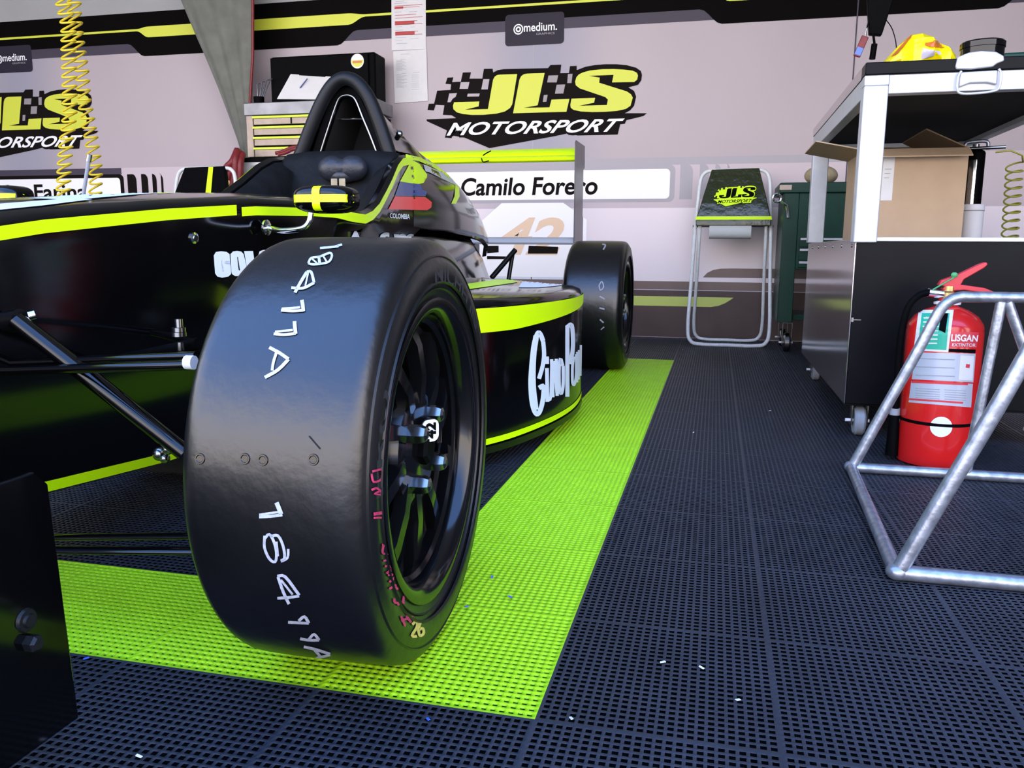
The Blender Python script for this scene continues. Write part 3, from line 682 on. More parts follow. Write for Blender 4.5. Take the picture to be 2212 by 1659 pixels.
mark([c5([(572,492),(650,488),(730,478)], 5.5), c5([(572,478),(650,466),(700,460)], 4), c5([(722,475),(705,430),(690,395)], 8),
  c5([(610,620),(608,700),(640,775),(680,798),(690,740),(672,660),(640,610),(610,640)], 5), c5([(650,625),(700,620),(735,690),(745,770),(720,790)], 5), c5([(770,710),(765,770),(720,795)], 4.5), c5([(690,660),(700,760)], 4),
  c5([(695,895),(750,900),(845,1025)], 5.5), c5([(845,1030),(770,1040),(695,1045)], 5), c5([(700,900),(735,1000),(775,1085)], 5.5), c5([(720,920),(800,1020)], 4),
  c5([(768,1208),(840,1212),(910,1215)], 5), c5([(910,1215),(880,1170),(840,1200)], 5.5),
  c5([(850,1320),(910,1330),(980,1330)], 5), c5([(980,1330),(945,1290),(910,1325)], 5),
  c5([(875,1375),(960,1395),(1055,1425)], 5), c5([(1055,1430),(950,1455)], 4.5), c5([(940,1385),(985,1440)], 5)], TB, ty, 'serial_marking', K['chalk'])
for st_ in [c5([(1335,185),(1400,172),(1395,235),(1345,255),(1330,200)], 4), c5([(1330,310),(1370,300),(1410,350)], 4), c5([(1385,320),(1350,335),(1400,345)], 3), c5([(1345,475),(1430,462)], 6), c5([(1345,500),(1425,500)], 3.5),
  c5([(1400,685),(1450,690),(1440,745),(1405,740),(1410,690)], 4), c5([(1410,795),(1470,780)], 3.5), c5([(1420,830),(1480,840),(1430,880)], 4), c5([(1440,890),(1500,895),(1450,940)], 4), c5([(1450,985),(1515,950)], 4), c5([(1480,960),(1510,990)], 4),
  c5([(1485,1050),(1490,1080),(1540,1075),(1550,1035)], 4), c5([(1505,1095),(1555,1080)], 3.5), c5([(1530,1170),(1560,1240)], 4), c5([(1530,1200),(1615,1180)], 4), c5([(1565,1170),(1600,1215)], 4)]: mark([st_], TB, ty, 'crayon_scribble', K['pink'])
mark([c5([(1608,1230),(1635,1205),(1640,1245),(1605,1305),(1640,1310)], 5), c5([(1668,1210),(1650,1260),(1660,1305),(1685,1290),(1680,1255),(1655,1265)], 5)], TB, ty, 'tyre_number', K['yellowmark'])
# dimples and scuffs in the tread
for px, py in ((432, 991), (529, 991), (568, 994), (677, 993)):
    d = ray(px, py); h, nn, i, di = TB.ray_cast(CP, d.normalized())
    if nn.dot(d) > 0: nn = -nn
    MB().lathe([(.0001, .0004), (.0035, .0004), (.0042, .0012), (.0055, .0012), (.006, .0002)], h, nn, 16).build('wear_dimple', K['void'] if 0 else K['rim'], ty)
mark([([(668, 942), (692, 970)], 3)], TB, ty, 'scuff', K['void'], .0006)
# moulded maker lettering on the sidewall
lt = MB(); _, _, _, o_, ax_, P_, s_ = FT
def around(txt, a_mid, r0, r1, span, par, flip=1):
    bm_ = text_quad(txt, [(0, 0, 0), (1, 0, 0), (1, 1, 0), (0, 1, 0)], .02); m = MB()
    m.add([P_(r0+(r1-r0)*p.y, a_mid+flip*(p.x-.5)*span, s_*1.058) for p in bm_.v], bm_.f); m.build('sidewall_lettering', K['sidewall2'], par, smooth=0)
K['sidewall2'] = mat('tyre moulded letters', (.02, .022, .023), .45)
around('MICHELIN', radians(68), .215, .237, 1.0, ty, -1); around('PRO', radians(165), .213, .24, .5, ty, -1)
# number sticker on the wheel face
bq = at(929, 930, 'X', o_.x+s_*.90); nx = Vector((.80, -.60, 0)); tx = Vector((.60, .80, 0)); zz = Vector((0, 0, 1))
m = MB(); m.cyl(bq-nx*.03, bq-nx*.0012, .0165, 24); m.build('hub_boss', K['rim'], FT[1])
m = MB(); m.prism([bq+tx*u+zz*v for u, v in rr(-.0125, -.0145, .0125, .0145, .008)], nx*.0015); m.build('number_sticker', K['white'], FT[1], smooth=0)
e_ = nx*.0022
text_quad('42', [bq+e_+tx*.008-zz*.0108, bq+e_+tx*.008+zz*.0108, bq+e_-tx*.008+zz*.0108, bq+e_-tx*.008-zz*.0108], .05, .1).build('number_digits', K['black'], FT[1], smooth=0)
# rear tyre crayon
for st_ in [([(1301,528),(1308,530),(1303,540)], 3), ([(1294,617),(1300,608),(1304,620),(1297,627),(1294,617)], 2.5), ([(1295,640),(1306,646)], 3), ([(1295,665),(1306,668)], 3), ([(1296,690),(1304,697)], 3), ([(1298,712),(1305,706)], 2.5)]: mark([st_], RTY[2], RTY[0], 'crayon_mark', K['ink'])

# --- front suspension and uprights
def arm(p0, p1, w_, name='suspension_arm', mt=None, flat=.45):
    m = MB(); m.tube([p0, p1], w_, 14, flat=flat); both(m, name, mt or K['gloss'], smooth=60)
u_in = Vector((-.385, .14, .37))
arm(at(-40, 788, 'Y', .14), at(425, 769, 'Y', .14), .0085, flat=.8)
arm(at(-40, 803, 'Y', .11), at(425, 788, 'Y', .11), .0085, flat=.8)
arm((-.79, .42, .38), (-.40, .16, .375), .013)
arm(at(36, 692, 'X', -.782), at(400, 978, 'Y', .17), .0155, 'push_rod', K['gloss'], .8)
arm(at(60, 1161, 'Y', .12), at(440, 1157, 'Y', .12), .010)
arm(at(60, 1187, 'Y', .05), at(440, 1190, 'Y', .09), .011)
arm(at(150, 800, 'Y', .30), at(430, 742, 'Y', .22), .009, 'track_rod', K['black'], 1)
m = MB(); m.box((-.43, .08, .13), (-.37, .2, .40)); both(m, 'upright', K['black'], bevel=.01)
m = MB()
for px, py, a, r in ((386, 698, .006, .006), (386, 712, .003, .010), (386, 722, .003, .011), (390, 748, .006, .006)):
    c = at(px, py, 'Y', .2); m.cyl(c-Vector((0, 0, a)), c+Vector((0, 0, a)), r, 12)
m.build('steering_clevis', K['steel'], car)
m = MB(); c = at(411, 783, 'Y', .10); m.cyl(c-Vector((.006, 0, 0)), c+Vector((.006, 0, 0)), .0095, 12); m.build('rod_end_sleeve', K['white'], car)
m = MB()
for px, py, r in ((345, 980, .011), (362, 970, .009), (356, 990, .008)):
    c = at(px, py, 'Y', .2); m.sphere(c, r, 12, 8)
m.build('rod_end', K['steel'], car)
c = at(40, 690, 'X', -.785)
m = MB(); m.cyl(c+Vector((-.022, 0, -.004)), c+Vector((.004, 0, 0)), .0155, 18); m.build('rocker', K['carbon'], car)
m = MB(); m.cyl(c+Vector((.006, .012, .004)), c+Vector((.012, .018, .006)), .0075, 12); m.build('rocker_bolt', K['chrome'], car)
# front wing: end plates, planes and nose pillars
for sg in (1, -1):
    X = XC+sg*.53; m = MB()
    m.prism([Vector((X-.003, -.186, .044)), Vector((X-.003, -.200, .300)), Vector((X-.003, -.215, .316)), Vector((X-.003, -.78, .22)) if 0 else Vector((X-.003, -.62, .314)), Vector((X-.003, -.80, .16)), Vector((X-.003, -.80, .044))], (.006, 0, 0))
    ep = m.build('front_wing_endplate', K['gloss'], car, smooth=0, bevel=.0015)
    if sg == 1:
        c = at(56, 1340, 'X', X+.003); MB().lathe([(.0001, .006), (.006, .006), (.007, .003), (.0105, .003), (.012, 0)], c, (1, 0, 0), 18).build('plate_bolt', K['hoop'], ep)
        c = at(62, 1388, 'X', X+.003); MB().lathe([(.0001, .012), (.006, .012), (.0085, .009), (.0085, 0)], c, (1, 0, 0), 6).build('plate_nut', K['hoop'], ep, smooth=20)
for y0, z0, ch, an in ((-.78, .09, .3, .05), (-.46, .125, .16, .35)):
    m = MB(); sec = []
    for x in (-.525, .525):
        sec.append([Vector((XC+x, y0+ch*(t*cos(an)), z0+ch*t*sin(an)+th)) for t, th in ((0, 0), (.1, .016), (.35, .02), (.7, .012), (1, .001), (.6, -.004), (.25, -.008), (.05, -.006))])
    m.loft(sec); m.build('front_wing_plane', K['gloss'], car, smooth=50)
for sg in (1, -1): MB().box((XC+sg*.06-.006, -.78, .1), (XC+sg*.06+.006, -.6, .33)).build('wing_pillar', K['black'], car, bevel=.002)
MB().tube([at(193, 336, 'Y', .62), at(180, 422, 'Y', .62)], [.0038, .0034], 10).build('antenna', K['airfoil'], car)
MB().tube([at(194, 334, 'Y', .62), at(191, 349, 'Y', .62)], .005, 10).build('antenna_cap', K['steel'], car)

# --- mirrors
MC = Vector((-.588, .695, .627))
def mirror(sg):
    mm = MB(); n = 28; sec = []
    def ring(y, hx, hz, e=3.2):
        o = []
        for k in range(n):
            a = 2*pi*k/n; c_, s_2 = cos(a), sin(a)
            o.append(Vector((MC.x+hx*math.copysign(abs(c_)**(2/e), c_), y, MC.z+hz*math.copysign(abs(s_2)**(2/e), s_2))))
        return o
    ys = ((-.028, .038, .014), (-.024, .052, .021), (-.014, .060, .0255), (.004, .0635, .0275), (.03, .0635, .0275))
    for y, hx, hz in ys: sec.append(ring(MC.y+y, hx, hz))
    mm.loft(sec); bv = mm.bvh()
    hb = MB()   # horizontal band and vertical band
    def front(x, z): # first surface hit looking along +Y
        h, nn, i, d = bv.ray_cast(Vector((MC.x+x, MC.y-.5, MC.z+z)), Vector((0, 1, 0))); return h
    def strip(c_):
        A = [p for p in c_ if p[0] is not None and p[1] is not None]; m_ = MB(); k = len(A)
        m_.add([a+Vector((0, -.0012, 0)) for a, b in A]+[b+Vector((0, -.0012, 0)) for a, b in A], [(i, i+1, k+i+1, k+i) for i in range(k-1)]); return m_
    xs = [-.0628+.1256*k/24 for k in range(25)]; zs = [-.0268+.0536*k/16 for k in range(17)]
    h_ = strip([(front(x, -.0075), front(x, .0075)) for x in xs]); v_ = strip([(front(-.004-.008-.02*z, z), front(-.004+.009-.02*z, z)) for z in zs])
    v_ = shift(v_, (0, -.0004, 0))
    st = MB(); foot = at(576, 492, 'X', -.731)
    st.tube(cr([MC+Vector((-.03, 0, -.027)), MC+Vector((-.034, -.002, -.045)), MC+Vector((-.05, -.004, -.058)), MC+Vector((-.10, -.004+.01, -.062)), foot+Vector((.004, 0, 0))], 6), .0058, 10)
    fl = MB().lathe([(.0001, .006), (.010, .006), (.0165, .002), (.0165, -.002)], foot, (1, 0, 0), 20)
    gl = MB(); gl.poly([p+Vector((0, .0012, 0)) for p in ring(MC.y+.03, .06, .0245)])
    out = []
    for k, (x, nm, mt) in enumerate(((mm, 'mirror', K['gloss']), (h_, 'mirror_band', K['lime']), (v_, 'mirror_band', K['lime']), (st, 'mirror_stalk', K['chrome']), (fl, 'stalk_flange', K['chrome']), (gl, 'mirror_glass', K['chrome']))):
        if sg < 0: x = shift(mirx(x, XC), (0, 0, .009))
        out.append(x.build(nm, mt, car if k == 0 else out[0], smooth=50))
mirror(1); mirror(-1)

# --- rear wing
WZ = .972; wx0, wx1 = -1.487, -.473
def plane(y0, z0, ch, an, x0, x1, name, mt, th=1):
    m = MB(); sec = []
    for x in (x0, x1):
        sec.append([Vector((x, y0+ch*t*cos(an)+th*hh*-sin(an), z0+ch*t*sin(an)+th*hh*cos(an))) for t, hh in ((0, 0), (.06, .011), (.3, .02), (.65, .014), (1, .001), (.6, -.003), (.25, -.010), (.05, -.009))])
    m.loft(sec); return m.build(name, mt, car, smooth=50)
plane(3.06, .948, .16, .12, wx0, wx1, 'rear_wing_plane', K['lime'])
plane(3.17, .975, .10, .5, wx0, wx1, 'rear_wing_flap', K['lime'], .6)
plane(3.04, .565, .13, .1, wx0, wx1, 'rear_wing_beam', K['beam'], 1.1)
for X in (wx0, wx1-.004):
    m = MB(); m.prism([Vector((X, y, z)) for y, z in ((3.03, .545), (3.02, 1.02), (3.04, 1.032), (3.29, 1.035), (3.30, .93), (3.26, .92), (3.26, .70), (3.28, .69), (3.28, .56))], (.005, 0, 0))
    m.build('rear_wing_endplate', K['endplate'], car, smooth=0, bevel=.001)
m = MB()
for a in (0, 1): m.tube([at(1043, 336, 'Y', 3.05), at(1052, 330, 'Y', 3.05), at(1060, 326, 'Y', 3.08)], .003, 6)
m.tube(cr([at(1040, 342, 'Y', 3.05), at(1044, 350, 'Y', 3.045), at(1056, 347, 'Y', 3.045)], 4), .0028, 6); m.build('cable_tie', K['black'], car)
MB().box((XC-.02, 3.0, .3), (XC+.02, 3.12, .56)).build('wing_post', K['carbon'], car, bevel=.006)
# rear bodywork and suspension
both(MB().tube([at(1062, 600, 'Y', 2.75), at(1113, 540, 'Y', 2.85)], .012, 10), 'rear_push_rod', K['carbon'], smooth=60)
both(MB().tube([at(1098, 606, 'Y', 2.85), at(1108, 545, 'Y', 2.88)], .010, 10), 'rear_link', K['carbon'], smooth=60)
both(MB().tube([(XC+.13, 2.75, .40), (-.46, 2.87, .36)], .012, 10, flat=.5), 'rear_arm', K['carbon'], smooth=60)
both(MB().tube([(XC+.13, 2.95, .20), (-.46, 2.87, .17)], .012, 10, flat=.5), 'rear_arm', K['carbon'], smooth=60)
both(MB().tube([(XC+.10, 2.87, .28), (-.45, 2.87, .287)], .016, 12), 'drive_shaft', K['steel'], smooth=60)
both(MB().box((-.48, 2.80, .15), (-.43, 2.94, .40)), 'rear_upright', K['black'], bevel=.01)

# ================================================================== FIRE EXTINGUISHER
ex = thing('fire_extinguisher', (.742, 1.405, 0), 'red fire extinguisher with green and silver labels standing behind the tubular stand', 'fire extinguisher')
ec_ = (.742, 1.405, 0)
bd = MB().lathe([(.0001, .004), (.07, .004), (.078, 0), (.086, .004), (.0875, .012), (.0875, .335), (.086, .342), (.0865, .347), (.084, .356), (.072, .374), (.05, .389), (.028, .398), (.02, .402), (.02, .418), (.0001, .418)], ec_, n=64)
EXB = bd.bvh(); bd.build('cylinder', K['red'], ex, smooth=40)
def ew(pts, name, mt, off=.0008):
    m = wrap(poly2(pts), EXB, off, 5)
    if m.f: m.build(name, mt, ex, smooth=0)
ew([(1985,670),(2060,670),(2048,761),(1974,757)], 'inspection_label', K['paper'], .0009)
ew([(1992,677),(2051,677),(2044,756),(1983,753)], 'inspection_panel', K['greenlabel'], .0014)
for k in range(7):
    y = 686+k*9; ew([(1996-k*.9, y), (2030-k*.9, y), (2030-k*.9, y+3), (1996-k*.9, y+3)], 'label_line', K['paper'], .0019)
ew([(2034,678),(2048,678),(2042,720),(2028,712)], 'label_mark', K['black'], .0019)
ew([(1979,761),(2107,764),(2102,826),(1970,819)], 'maker_label', K['silverlabel'])
ew([(2053,716),(2114,718),(2109,751),(2050,750)], 'maker_logo', K['labelred'])
m = wrap(text_quad('LISGAN', [(2054,737,0),(2110,738,0),(2112,724,0),(2055,722,0)], .03), EXB, .0016, 5); m.build('maker_word', K['white'], ex, smooth=0)
m = wrap(text_quad('EXTINTOR', [(2056,748,0),(2106,749,0),(2107,742,0),(2057,741,0)], .01), EXB, .0016, 5); m.build('maker_word', K['paper'], ex, smooth=0)
ew([(2050,753),(2107,755),(2106,763),(2049,760)], 'label_bar', K['black'], .0012)
ew([(1969,823),(2101,829),(2097,880),(1963,869)], 'instruction_label', K['silverlabel'])
for pts in ([(1970,823),(2090,828),(2090,832),(1969,827)], [(1965,860),(2080,868),(2079,872),(1964,864)]): ew(pts, 'label_stripe', K['labelred'], .0014)
for k in range(5):
    ew([(1978, 838+k*5), (2030, 841+k*5), (2030, 842.4+k*5), (1978, 839.4+k*5)], 'label_line', K['ink'], .0014)
    ew([(2040, 841+k*5), (2086, 844+k*5), (2086, 845.4+k*5), (2040, 842.4+k*5)], 'label_line', K['ink'], .0014)
for k in range(3): ew([(1978, 773+k*18), (2062, 776+k*18), (2062, 778+k*18), (1978, 775+k*18)], 'label_line', K['ink'], .0014)
ew([(2074,768),(2103,769),(2100,822),(2070,820)], 'service_panel', K['paper'], .0013)
ew([(2086,786),(2094,787),(2093,795),(2085,794)], 'service_stamp', K['labelred'], .0018)
ew([(2033+24*cos(2*pi*k/24), 922+22*sin(2*pi*k/24)) for k in range(24)], 'round_sticker', K['decal'], .0010)
MB().lathe([(.0882, .108), (.0896, .109), (.0896, .115), (.0882, .116)], ec_, n=48, closed=True).build('rubber_band', K['black'], ex)
MB().lathe([(.021, .401), (.030, .403), (.031, .408), (.021, .411)], ec_, n=28, closed=True).build('neck_ring', K['white'], ex)
hy = 1.405; V = lambda x, z, y=hy: Vector((x, y, z))
m = MB(); m.lathe([(.0001, .416), (.019, .416), (.019, .432), (.015, .436), (.015, .448), (.0001, .448)], ec_, n=20); m.build('valve', K['brass'], ex)
m = MB(); m.prism([V(.725, .440, hy-.012), V(.745, .437, hy-.012), V(.775, .439, hy-.012), V(.82, .433, hy-.012), V(.86, .422, hy-.012), V(.862, .428, hy-.012), V(.82, .445, hy-.012), V(.77, .452, hy-.012), V(.735, .452, hy-.012)], (0, .024, 0)); m.build('carry_handle', K['redplastic'], ex, bevel=.002)
m = MB(); m.prism([V(.716, .450, hy-.011), V(.74, .446, hy-.011), V(.765, .448, hy-.011), V(.772, .465, hy-.011), V(.815, .494, hy-.011), V(.822, .502, hy-.011), V(.818, .508, hy-.011), V(.805, .503, hy-.011), V(.76, .478, hy-.011), V(.722, .462, hy-.011)], (0, .022, 0)); m.build('squeeze_lever', K['redplastic'], ex, bevel=.002)
m = MB(); m.tube(cr([V(.700, .437, 1.39), V(.722, .452, 1.39), V(.742, .466, 1.388), V(.755, .476, 1.388)], 4), .0018, 8); m.sphere(V(.748, .476, 1.388), (.008, .004, .007), 10, 6); m.build('safety_seal', K['greentie'], ex)
m = MB(); m.cyl(V(.728, .428, 1.40), V(.694, .432, 1.395), .011, 16); m.build('hose_coupling', K['chrome'], ex)
hs = cr([V(.696, .432, 1.395), V(.672, .424, 1.39), V(.650, .395, 1.388), V(.640, .34, 1.39), V(.638, .27, 1.392), V(.640, .20, 1.395), V(.641, .135, 1.40)], 6)
MB().tube(hs, .0085, 12).build('discharge_hose', K['black'], ex, smooth=60)
m = MB(); m.cyl(V(.641, .118, 1.40), V(.641, .135, 1.40), .0125, 16); m.build('nozzle_collar', K['greyplastic'], ex)
m = MB(); m.cyl(V(.642, .012, 1.40), V(.641, .118, 1.40), .0165, 20, .012); m.build('discharge_nozzle', K['black'], ex)
m = MB(); m.box((.655, 1.39, .105), (.668, 1.41, .118)); m.build('nozzle_clip', K['black'], ex)

# ================================================================== TUBULAR STAND
ts = thing('tubular_stand', (.85, .89, 0), 'silver welded tube stand in the right foreground in front of the extinguisher', 'stand')
r_ = .0125
def tb(path, name, r=r_): MB().tube(path, r, 14).build(name, K['galv'], ts, smooth=60)
x0, x1 = .52, 1.30
for yy, xa in ((1.238, .52), (.545, .487)):
    tb([(xa, yy, r_), (x1, yy, r_)], 'base_rail')
    tb(cr([(xa+.004, yy, .016), (xa+.06, yy, .148), (xa+.118, yy, .282), (xa+.160, yy, .385), (xa+.176, yy, .412), (xa+.200, yy, .428), (xa+.24, yy, .430), (xa+.40, yy, .430), (xa+.53, yy, .430), (xa+.57, yy, .43), (xa+.60, yy, .412), (xa+.616, yy, .385), (xa+.66, yy, .282), (xa+.77, yy, .016)], 4), 'leg_frame', .0128)
    tb([(xa+.292, yy, .420), (xa+.255, yy, .02)], 'brace', .0115)
    tb([(xa+.305, yy, .420), (xa+.47, yy, .02)], 'brace', .0115)
tb([(.52, 1.238, r_), (.487, .545, r_)], 'side_rail'); tb([(x1, 1.238, r_), (x1, .545, r_)], 'side_rail')
for c in ((.52, 1.238, .014), (.487, .545, .014)): MB().sphere(c, (.017, .017, .014), 14, 8).build('weld_bead', K['galv'], ts, smooth=80)

# ================================================================== WORK TROLLEY
tr = thing('work_trolley', (.84, 2.25, 0), 'black metal work trolley with aluminium posts and a black top at the right', 'trolley')
X0, X1, Y0, Y1 = .553, 1.135, 1.64, 2.86
m = MB(); m.box((X0+.004, Y0, .10), (X1, Y0+.004, .566)); m.build('front_panel', K['cabinet'], tr, bevel=.0015)
m = MB(); m.box((X0, Y0, .10), (X0+.004, Y1, .566)); m.build('side_panel', K['cabside'], tr, bevel=.0015)
m = MB(); m.box((X1-.004, Y0+.005, .10), (X1, Y1, .566)); m.build('side_panel', K['cabinet'], tr, bevel=.0015)
m = MB(); m.box((X0+.004, Y1-.004, .10), (X1-.004, Y1, .566)); m.build('back_panel', K['cabinet'], tr)
m = MB(); m.box((X0+.004, Y0+.004, .095), (X1-.004, Y1-.004, .105)); m.build('bottom_panel', K['cabinet'], tr)
m = MB(); m.box((X0+.004, Y0+.004, .556), (X1-.004, Y1-.004, .566)); m.build('shelf', K['cabinet'], tr)
m = MB(); m.box((X0+.05, Y0-.005, .560), (X1, Y0+.02, .571)); m.build('shelf_lip', K['alu'], tr, bevel=.001)
m = MB()
for k in range(6): m.cyl((X0-.0015, Y0+.06+k*.2, .548), (X0, Y0+.06+k*.2, .548), .006, 10)
m.build('rivet', K['steel'], tr)
for x in (X0-.008, X1-.05):
    for y in (Y0-.012, Y1-.045):
        m = MB(); m.box((x, y, .556 if y < 2 else .567), (x+.062, y+.05, .972)); m.build('post', K['alu'], tr, bevel=.003)
m = MB(); m.box((X0+.054, Y0-.010, .972-.022), (X1, Y0+.03, .999)); m.box((X0-.008, Y0-.012, .972), (X0+.054, Y0+.03, .999)); m.build('top_rail', K['alu'], tr, bevel=.002)
for x in (X0-.006, X1-.03):
    m = MB(); m.box((x, Y0+.03, .945), (x+.032, Y1, .999)); m.build('top_rail', K['alu'], tr, bevel=.002)
m = MB(); m.box((X0+.03, Y1-.03, .945), (X1-.03, Y1, .999)); m.build('top_rail', K['alu'], tr, bevel=.002)
m = MB(); m.box((X0+.026, Y0+.03, .962), (X1-.03, Y1-.03, .985)); m.build('top_underside', K['void'], tr)
m = MB(); m.box((X0-.008, Y0-.016, .999), (X1+.004, Y1+.01, 1.032)); m.build('top_board', K['cabinet'], tr, bevel=.003)
m = MB(); m.box((X0-.0085, Y0+.05, 1.0), (X0-.005, Y1, 1.03)); m.build('top_edge_trim', K['cabside'], tr)
# butterfly latch on the front edge
lx = .822; lt = MB()
lt.prism([Vector((lx+x, Y0-.022, z)) for x, z in ((-.058, 1.012), (-.055, 1.034), (-.03, 1.044), (0, 1.047), (.035, 1.043), (.054, 1.032), (.056, 1.02), (.04, 1.014), (.030, 1.006), (-.02, 1.002), (-.056, 1.004))], (0, .012, 0))
la = lt.build('latch_plate', K['alu'], tr, bevel=.003)
lt = MB(); lt.prism([Vector((lx+x, Y0-.020, z)) for x, z in ((-.046, .958), (-.046, .996), (.044, .998), (.044, .962), (.02, .968), (-.02, .968))], (0, .010, 0)); lt.build('latch_dish', K['alu'], la, bevel=.003)
lt = MB(); lt.tube(cr([Vector((lx+x, Y0-.024, z)) for x, z in ((-.044, .998), (-.050, .985), (-.050, .955), (-.040, .942), (0, .941), (.040, .946), (.050, .958), (.050, .988), (.044, 1.0))], 5), .0032, 10); lt.build('latch_bail', K['alu'], la, smooth=60)
def castor(x, y, r, par, mt, wd=.03, z_top=.10):
    m = MB(); m.lathe([(.0001, -wd/2), (r*.85, -wd/2), (r, -wd*.3), (r, wd*.3), (r*.85, wd/2), (.0001, wd/2)], (x, y, r), (1, 0, 0), 28); wl = m.build('castor_wheel', mt, par, smooth=40)
    m = MB()
    for s_ in (-1, 1): m.box((x+s_*(wd/2+.006)-.002, y-.014, r-.012), (x+s_*(wd/2+.006)+.002, y+.014, z_top))
    m.box((x-wd/2-.01, y-.03, z_top-.006), (x+wd/2+.01, y+.03, z_top)); m.build('castor_fork', K['steel'], wl, bevel=.001)
    m = MB(); m.cyl((x-wd/2-.022, y, r), (x+wd/2+.014, y, r), .005, 10); m.build('castor_bolt', K['white'], wl)
for x in (X0+.052, X1-.06):
    for y in (Y0+.05, Y1-.09): castor(x, y, .043, tr, K['castor'])
m = MB(); m.box((X0+.004, Y0-.0015, .335), (X0+.010, Y0, .347)); m.box((X0+.010, Y0-.0015, .340), (X0+.03, Y0, .342)); m.build('hinge_plate', K['steel'], tr)

# --- things on and in the trolley
def box_open(o, a, b, t, mt): # open carton walls
    x0, y0, z0 = a; x1, y1, z1 = b; m = MB()
    m.box((x0, y0, z0), (x1, y1, z0+t)); m.box((x0, y0, z0), (x1, y0+t, z1)); m.box((x0, y1-t, z0), (x1, y1, z1)); m.box((x0, y0+t, z0), (x0+t, y1-t, z1)); m.box((x1-t, y0+t, z0), (x1, y1-t, z1)); return m
cb = thing('cardboard_box', (.80, 2.35, .567), 'open brown cardboard carton on the trolley shelf', 'box')
bx0, bx1, by0, by1, bz = .640, .955, 2.16, 2.52, .862
box_open(None, (bx0, by0, .567), (bx1, by1, bz), .004, None).build('carton_body', K['card'], cb)
def flap(p, q, d, name='carton_flap', mt='card'):
    m = MB(); m.prism([Vector(p), Vector(q), Vector(q)+Vector(d), Vector(p)+Vector(d)], (0, 0, .004)); m.build(name, K[mt], cb)
flap((bx0, by0, bz), (bx0, by1, bz), (-.155, 0, .032), mt='card')
flap((bx1, by0, bz), (bx0, by0, bz), (0, -.05, -.028))
flap((bx0, by1, bz), (bx1, by1, bz), (0, .05, .05), mt='carddark')
flap((bx1-.002, by0, bz), (bx1-.002, by1, bz), (-.13, 0, .062), mt='carddark')
m = MB(); m.box((.70, by0-.001, .70), (.735, by0, .84)); m.build('address_label', K['paper'], cb)
m = MB()
for k in range(3): m.box((.706, by0-.0016, .80-.014*k), (.727-.003*k, by0-.001, .802-.014*k))
m.build('label_print', K['ink'], cb)
ct = thing('white_canister', (1.05, 2.42, .567), 'short white canister between the carton and the black pump on the trolley', 'canister')
MB().lathe([(.0001, 0), (.035, 0), (.037, .004), (.037, .11), (.038, .112), (.038, .128), (.034, .132), (.0001, .132)], (1.05, 2.42, .567), n=32).build('canister_body', K['white'], ct)
MB().lathe([(.0372, .108), (.0385, .110), (.0372, .112)], (1.05, 2.42, .567), n=32).build('canister_seam', K['greyplastic'], ct)
ap = thing('air_pump', (1.10, 2.60, .567), 'tall black cylinder pump with chrome strip standing at the back of the trolley shelf', 'pump')
pc = (1.090, 2.60, .567)
MB().lathe([(.0001, 0), (.034, 0), (.034, .325), (.03, .333), (.0001, .348)], pc, n=32).build('pump_barrel', K['black'], ap)
MB().lathe([(.0346, .02), (.0354, .03), (.0354, .29), (.0346, .30)], pc, n=12, a0=radians(225), a1=radians(268)).build('chrome_strip', K['chrome'], ap)
m = MB(); m.box((1.035, 2.58, .567), (1.05, 2.62, .905)); m.build('pump_bracket', K['black'], ap, bevel=.002)
m = MB(); m.cyl((1.090, 2.60, .895), (1.090, 2.60, .925), .012); m.cyl((1.045, 2.585, .908), (1.18, 2.57, .910), .006); m.build('pump_valve', K['steel'], ap)
m = MB(); m.tube(cr([(1.05, 2.6, .905), (1.055, 2.6, .928), (1.075, 2.6, .934), (1.125, 2.6, .934), (1.13, 2.6, .905)], 4), .007, 10); m.build('pump_handle', K['galv'], ap)
def coil(cx, path_r, r, turns, name, mt, label, pts, rz=1.0, lead=None, nn=14):
    P = cr(pts, 10); n = turns*nn; out = []; cum = [0]
    for a_, b_ in zip(P, P[1:]): cum.append(cum[-1]+(b_-a_).length)
    for i in range(n+1):
        u_ = i/n*cum[-1]; k = min(max(bisect.bisect(cum, u_)-1, 0), len(P)-2); c = P[k].lerp(P[k+1], (u_-cum[k])/(cum[k+1]-cum[k])); a = 2*pi*turns*i/n
        out.append(c+Vector((path_r*cos(a), path_r*sin(a)*rz, .012*sin(a+.6))))
    if lead: out = [Vector(p) for p in lead]+out
    o = MB().tube(out, r, 8).build(name, mt, None, smooth=60); tag(o, label, 'air hose'); return o
coil(0, .030, .0035, 15, 'coiled_hose', K['olivehose'], 'thin olive coiled air hose hanging behind the black pump', [(1.33, 2.95, .885), (1.335, 2.95, .75), (1.345, 2.95, .40)], lead=[(1.25, 2.93, .93), (1.30, 2.92, .935), (1.345, 2.92, .915)])
# on the top board
bg_ = thing('snack_bag', (.70, 1.80, 1.032), 'crumpled yellow foil snack bag lying on the trolley top', 'bag')
m = MB(); prof = [(-.095, .003), (-.085, .014), (-.06, .035), (-.035, .062), (-.008, .084), (.01, .082), (.03, .078), (.05, .062), (.066, .055), (.078, .04), (.088, .006)]
sec = []; rnd = random.Random(3)
for i, (x, h) in enumerate(prof):
    sec_ = []
    for k in range(16):
        a = 2*pi*k/16; yy = cos(a)*(.05+.02*rnd.random()*(h > .02)); zz = max(0, h*(.5+.5*sin(a)) + (rnd.random()-.5)*.006*(h > .02))
        sec_.append(Vector((.715+x*.98, 1.80+yy+.01*sin(i*2), 1.0325+zz)))
    sec.append(sec_)
m.loft(sec); m.v = [Vector((.708+(p.x-.715)*1.30, p.y+.06, 1.0325+(p.z-1.0325)*1.42)) for p in m.v]; BGB = m.bvh(); m.build('bag_body', K['foil'], bg_, smooth=25)
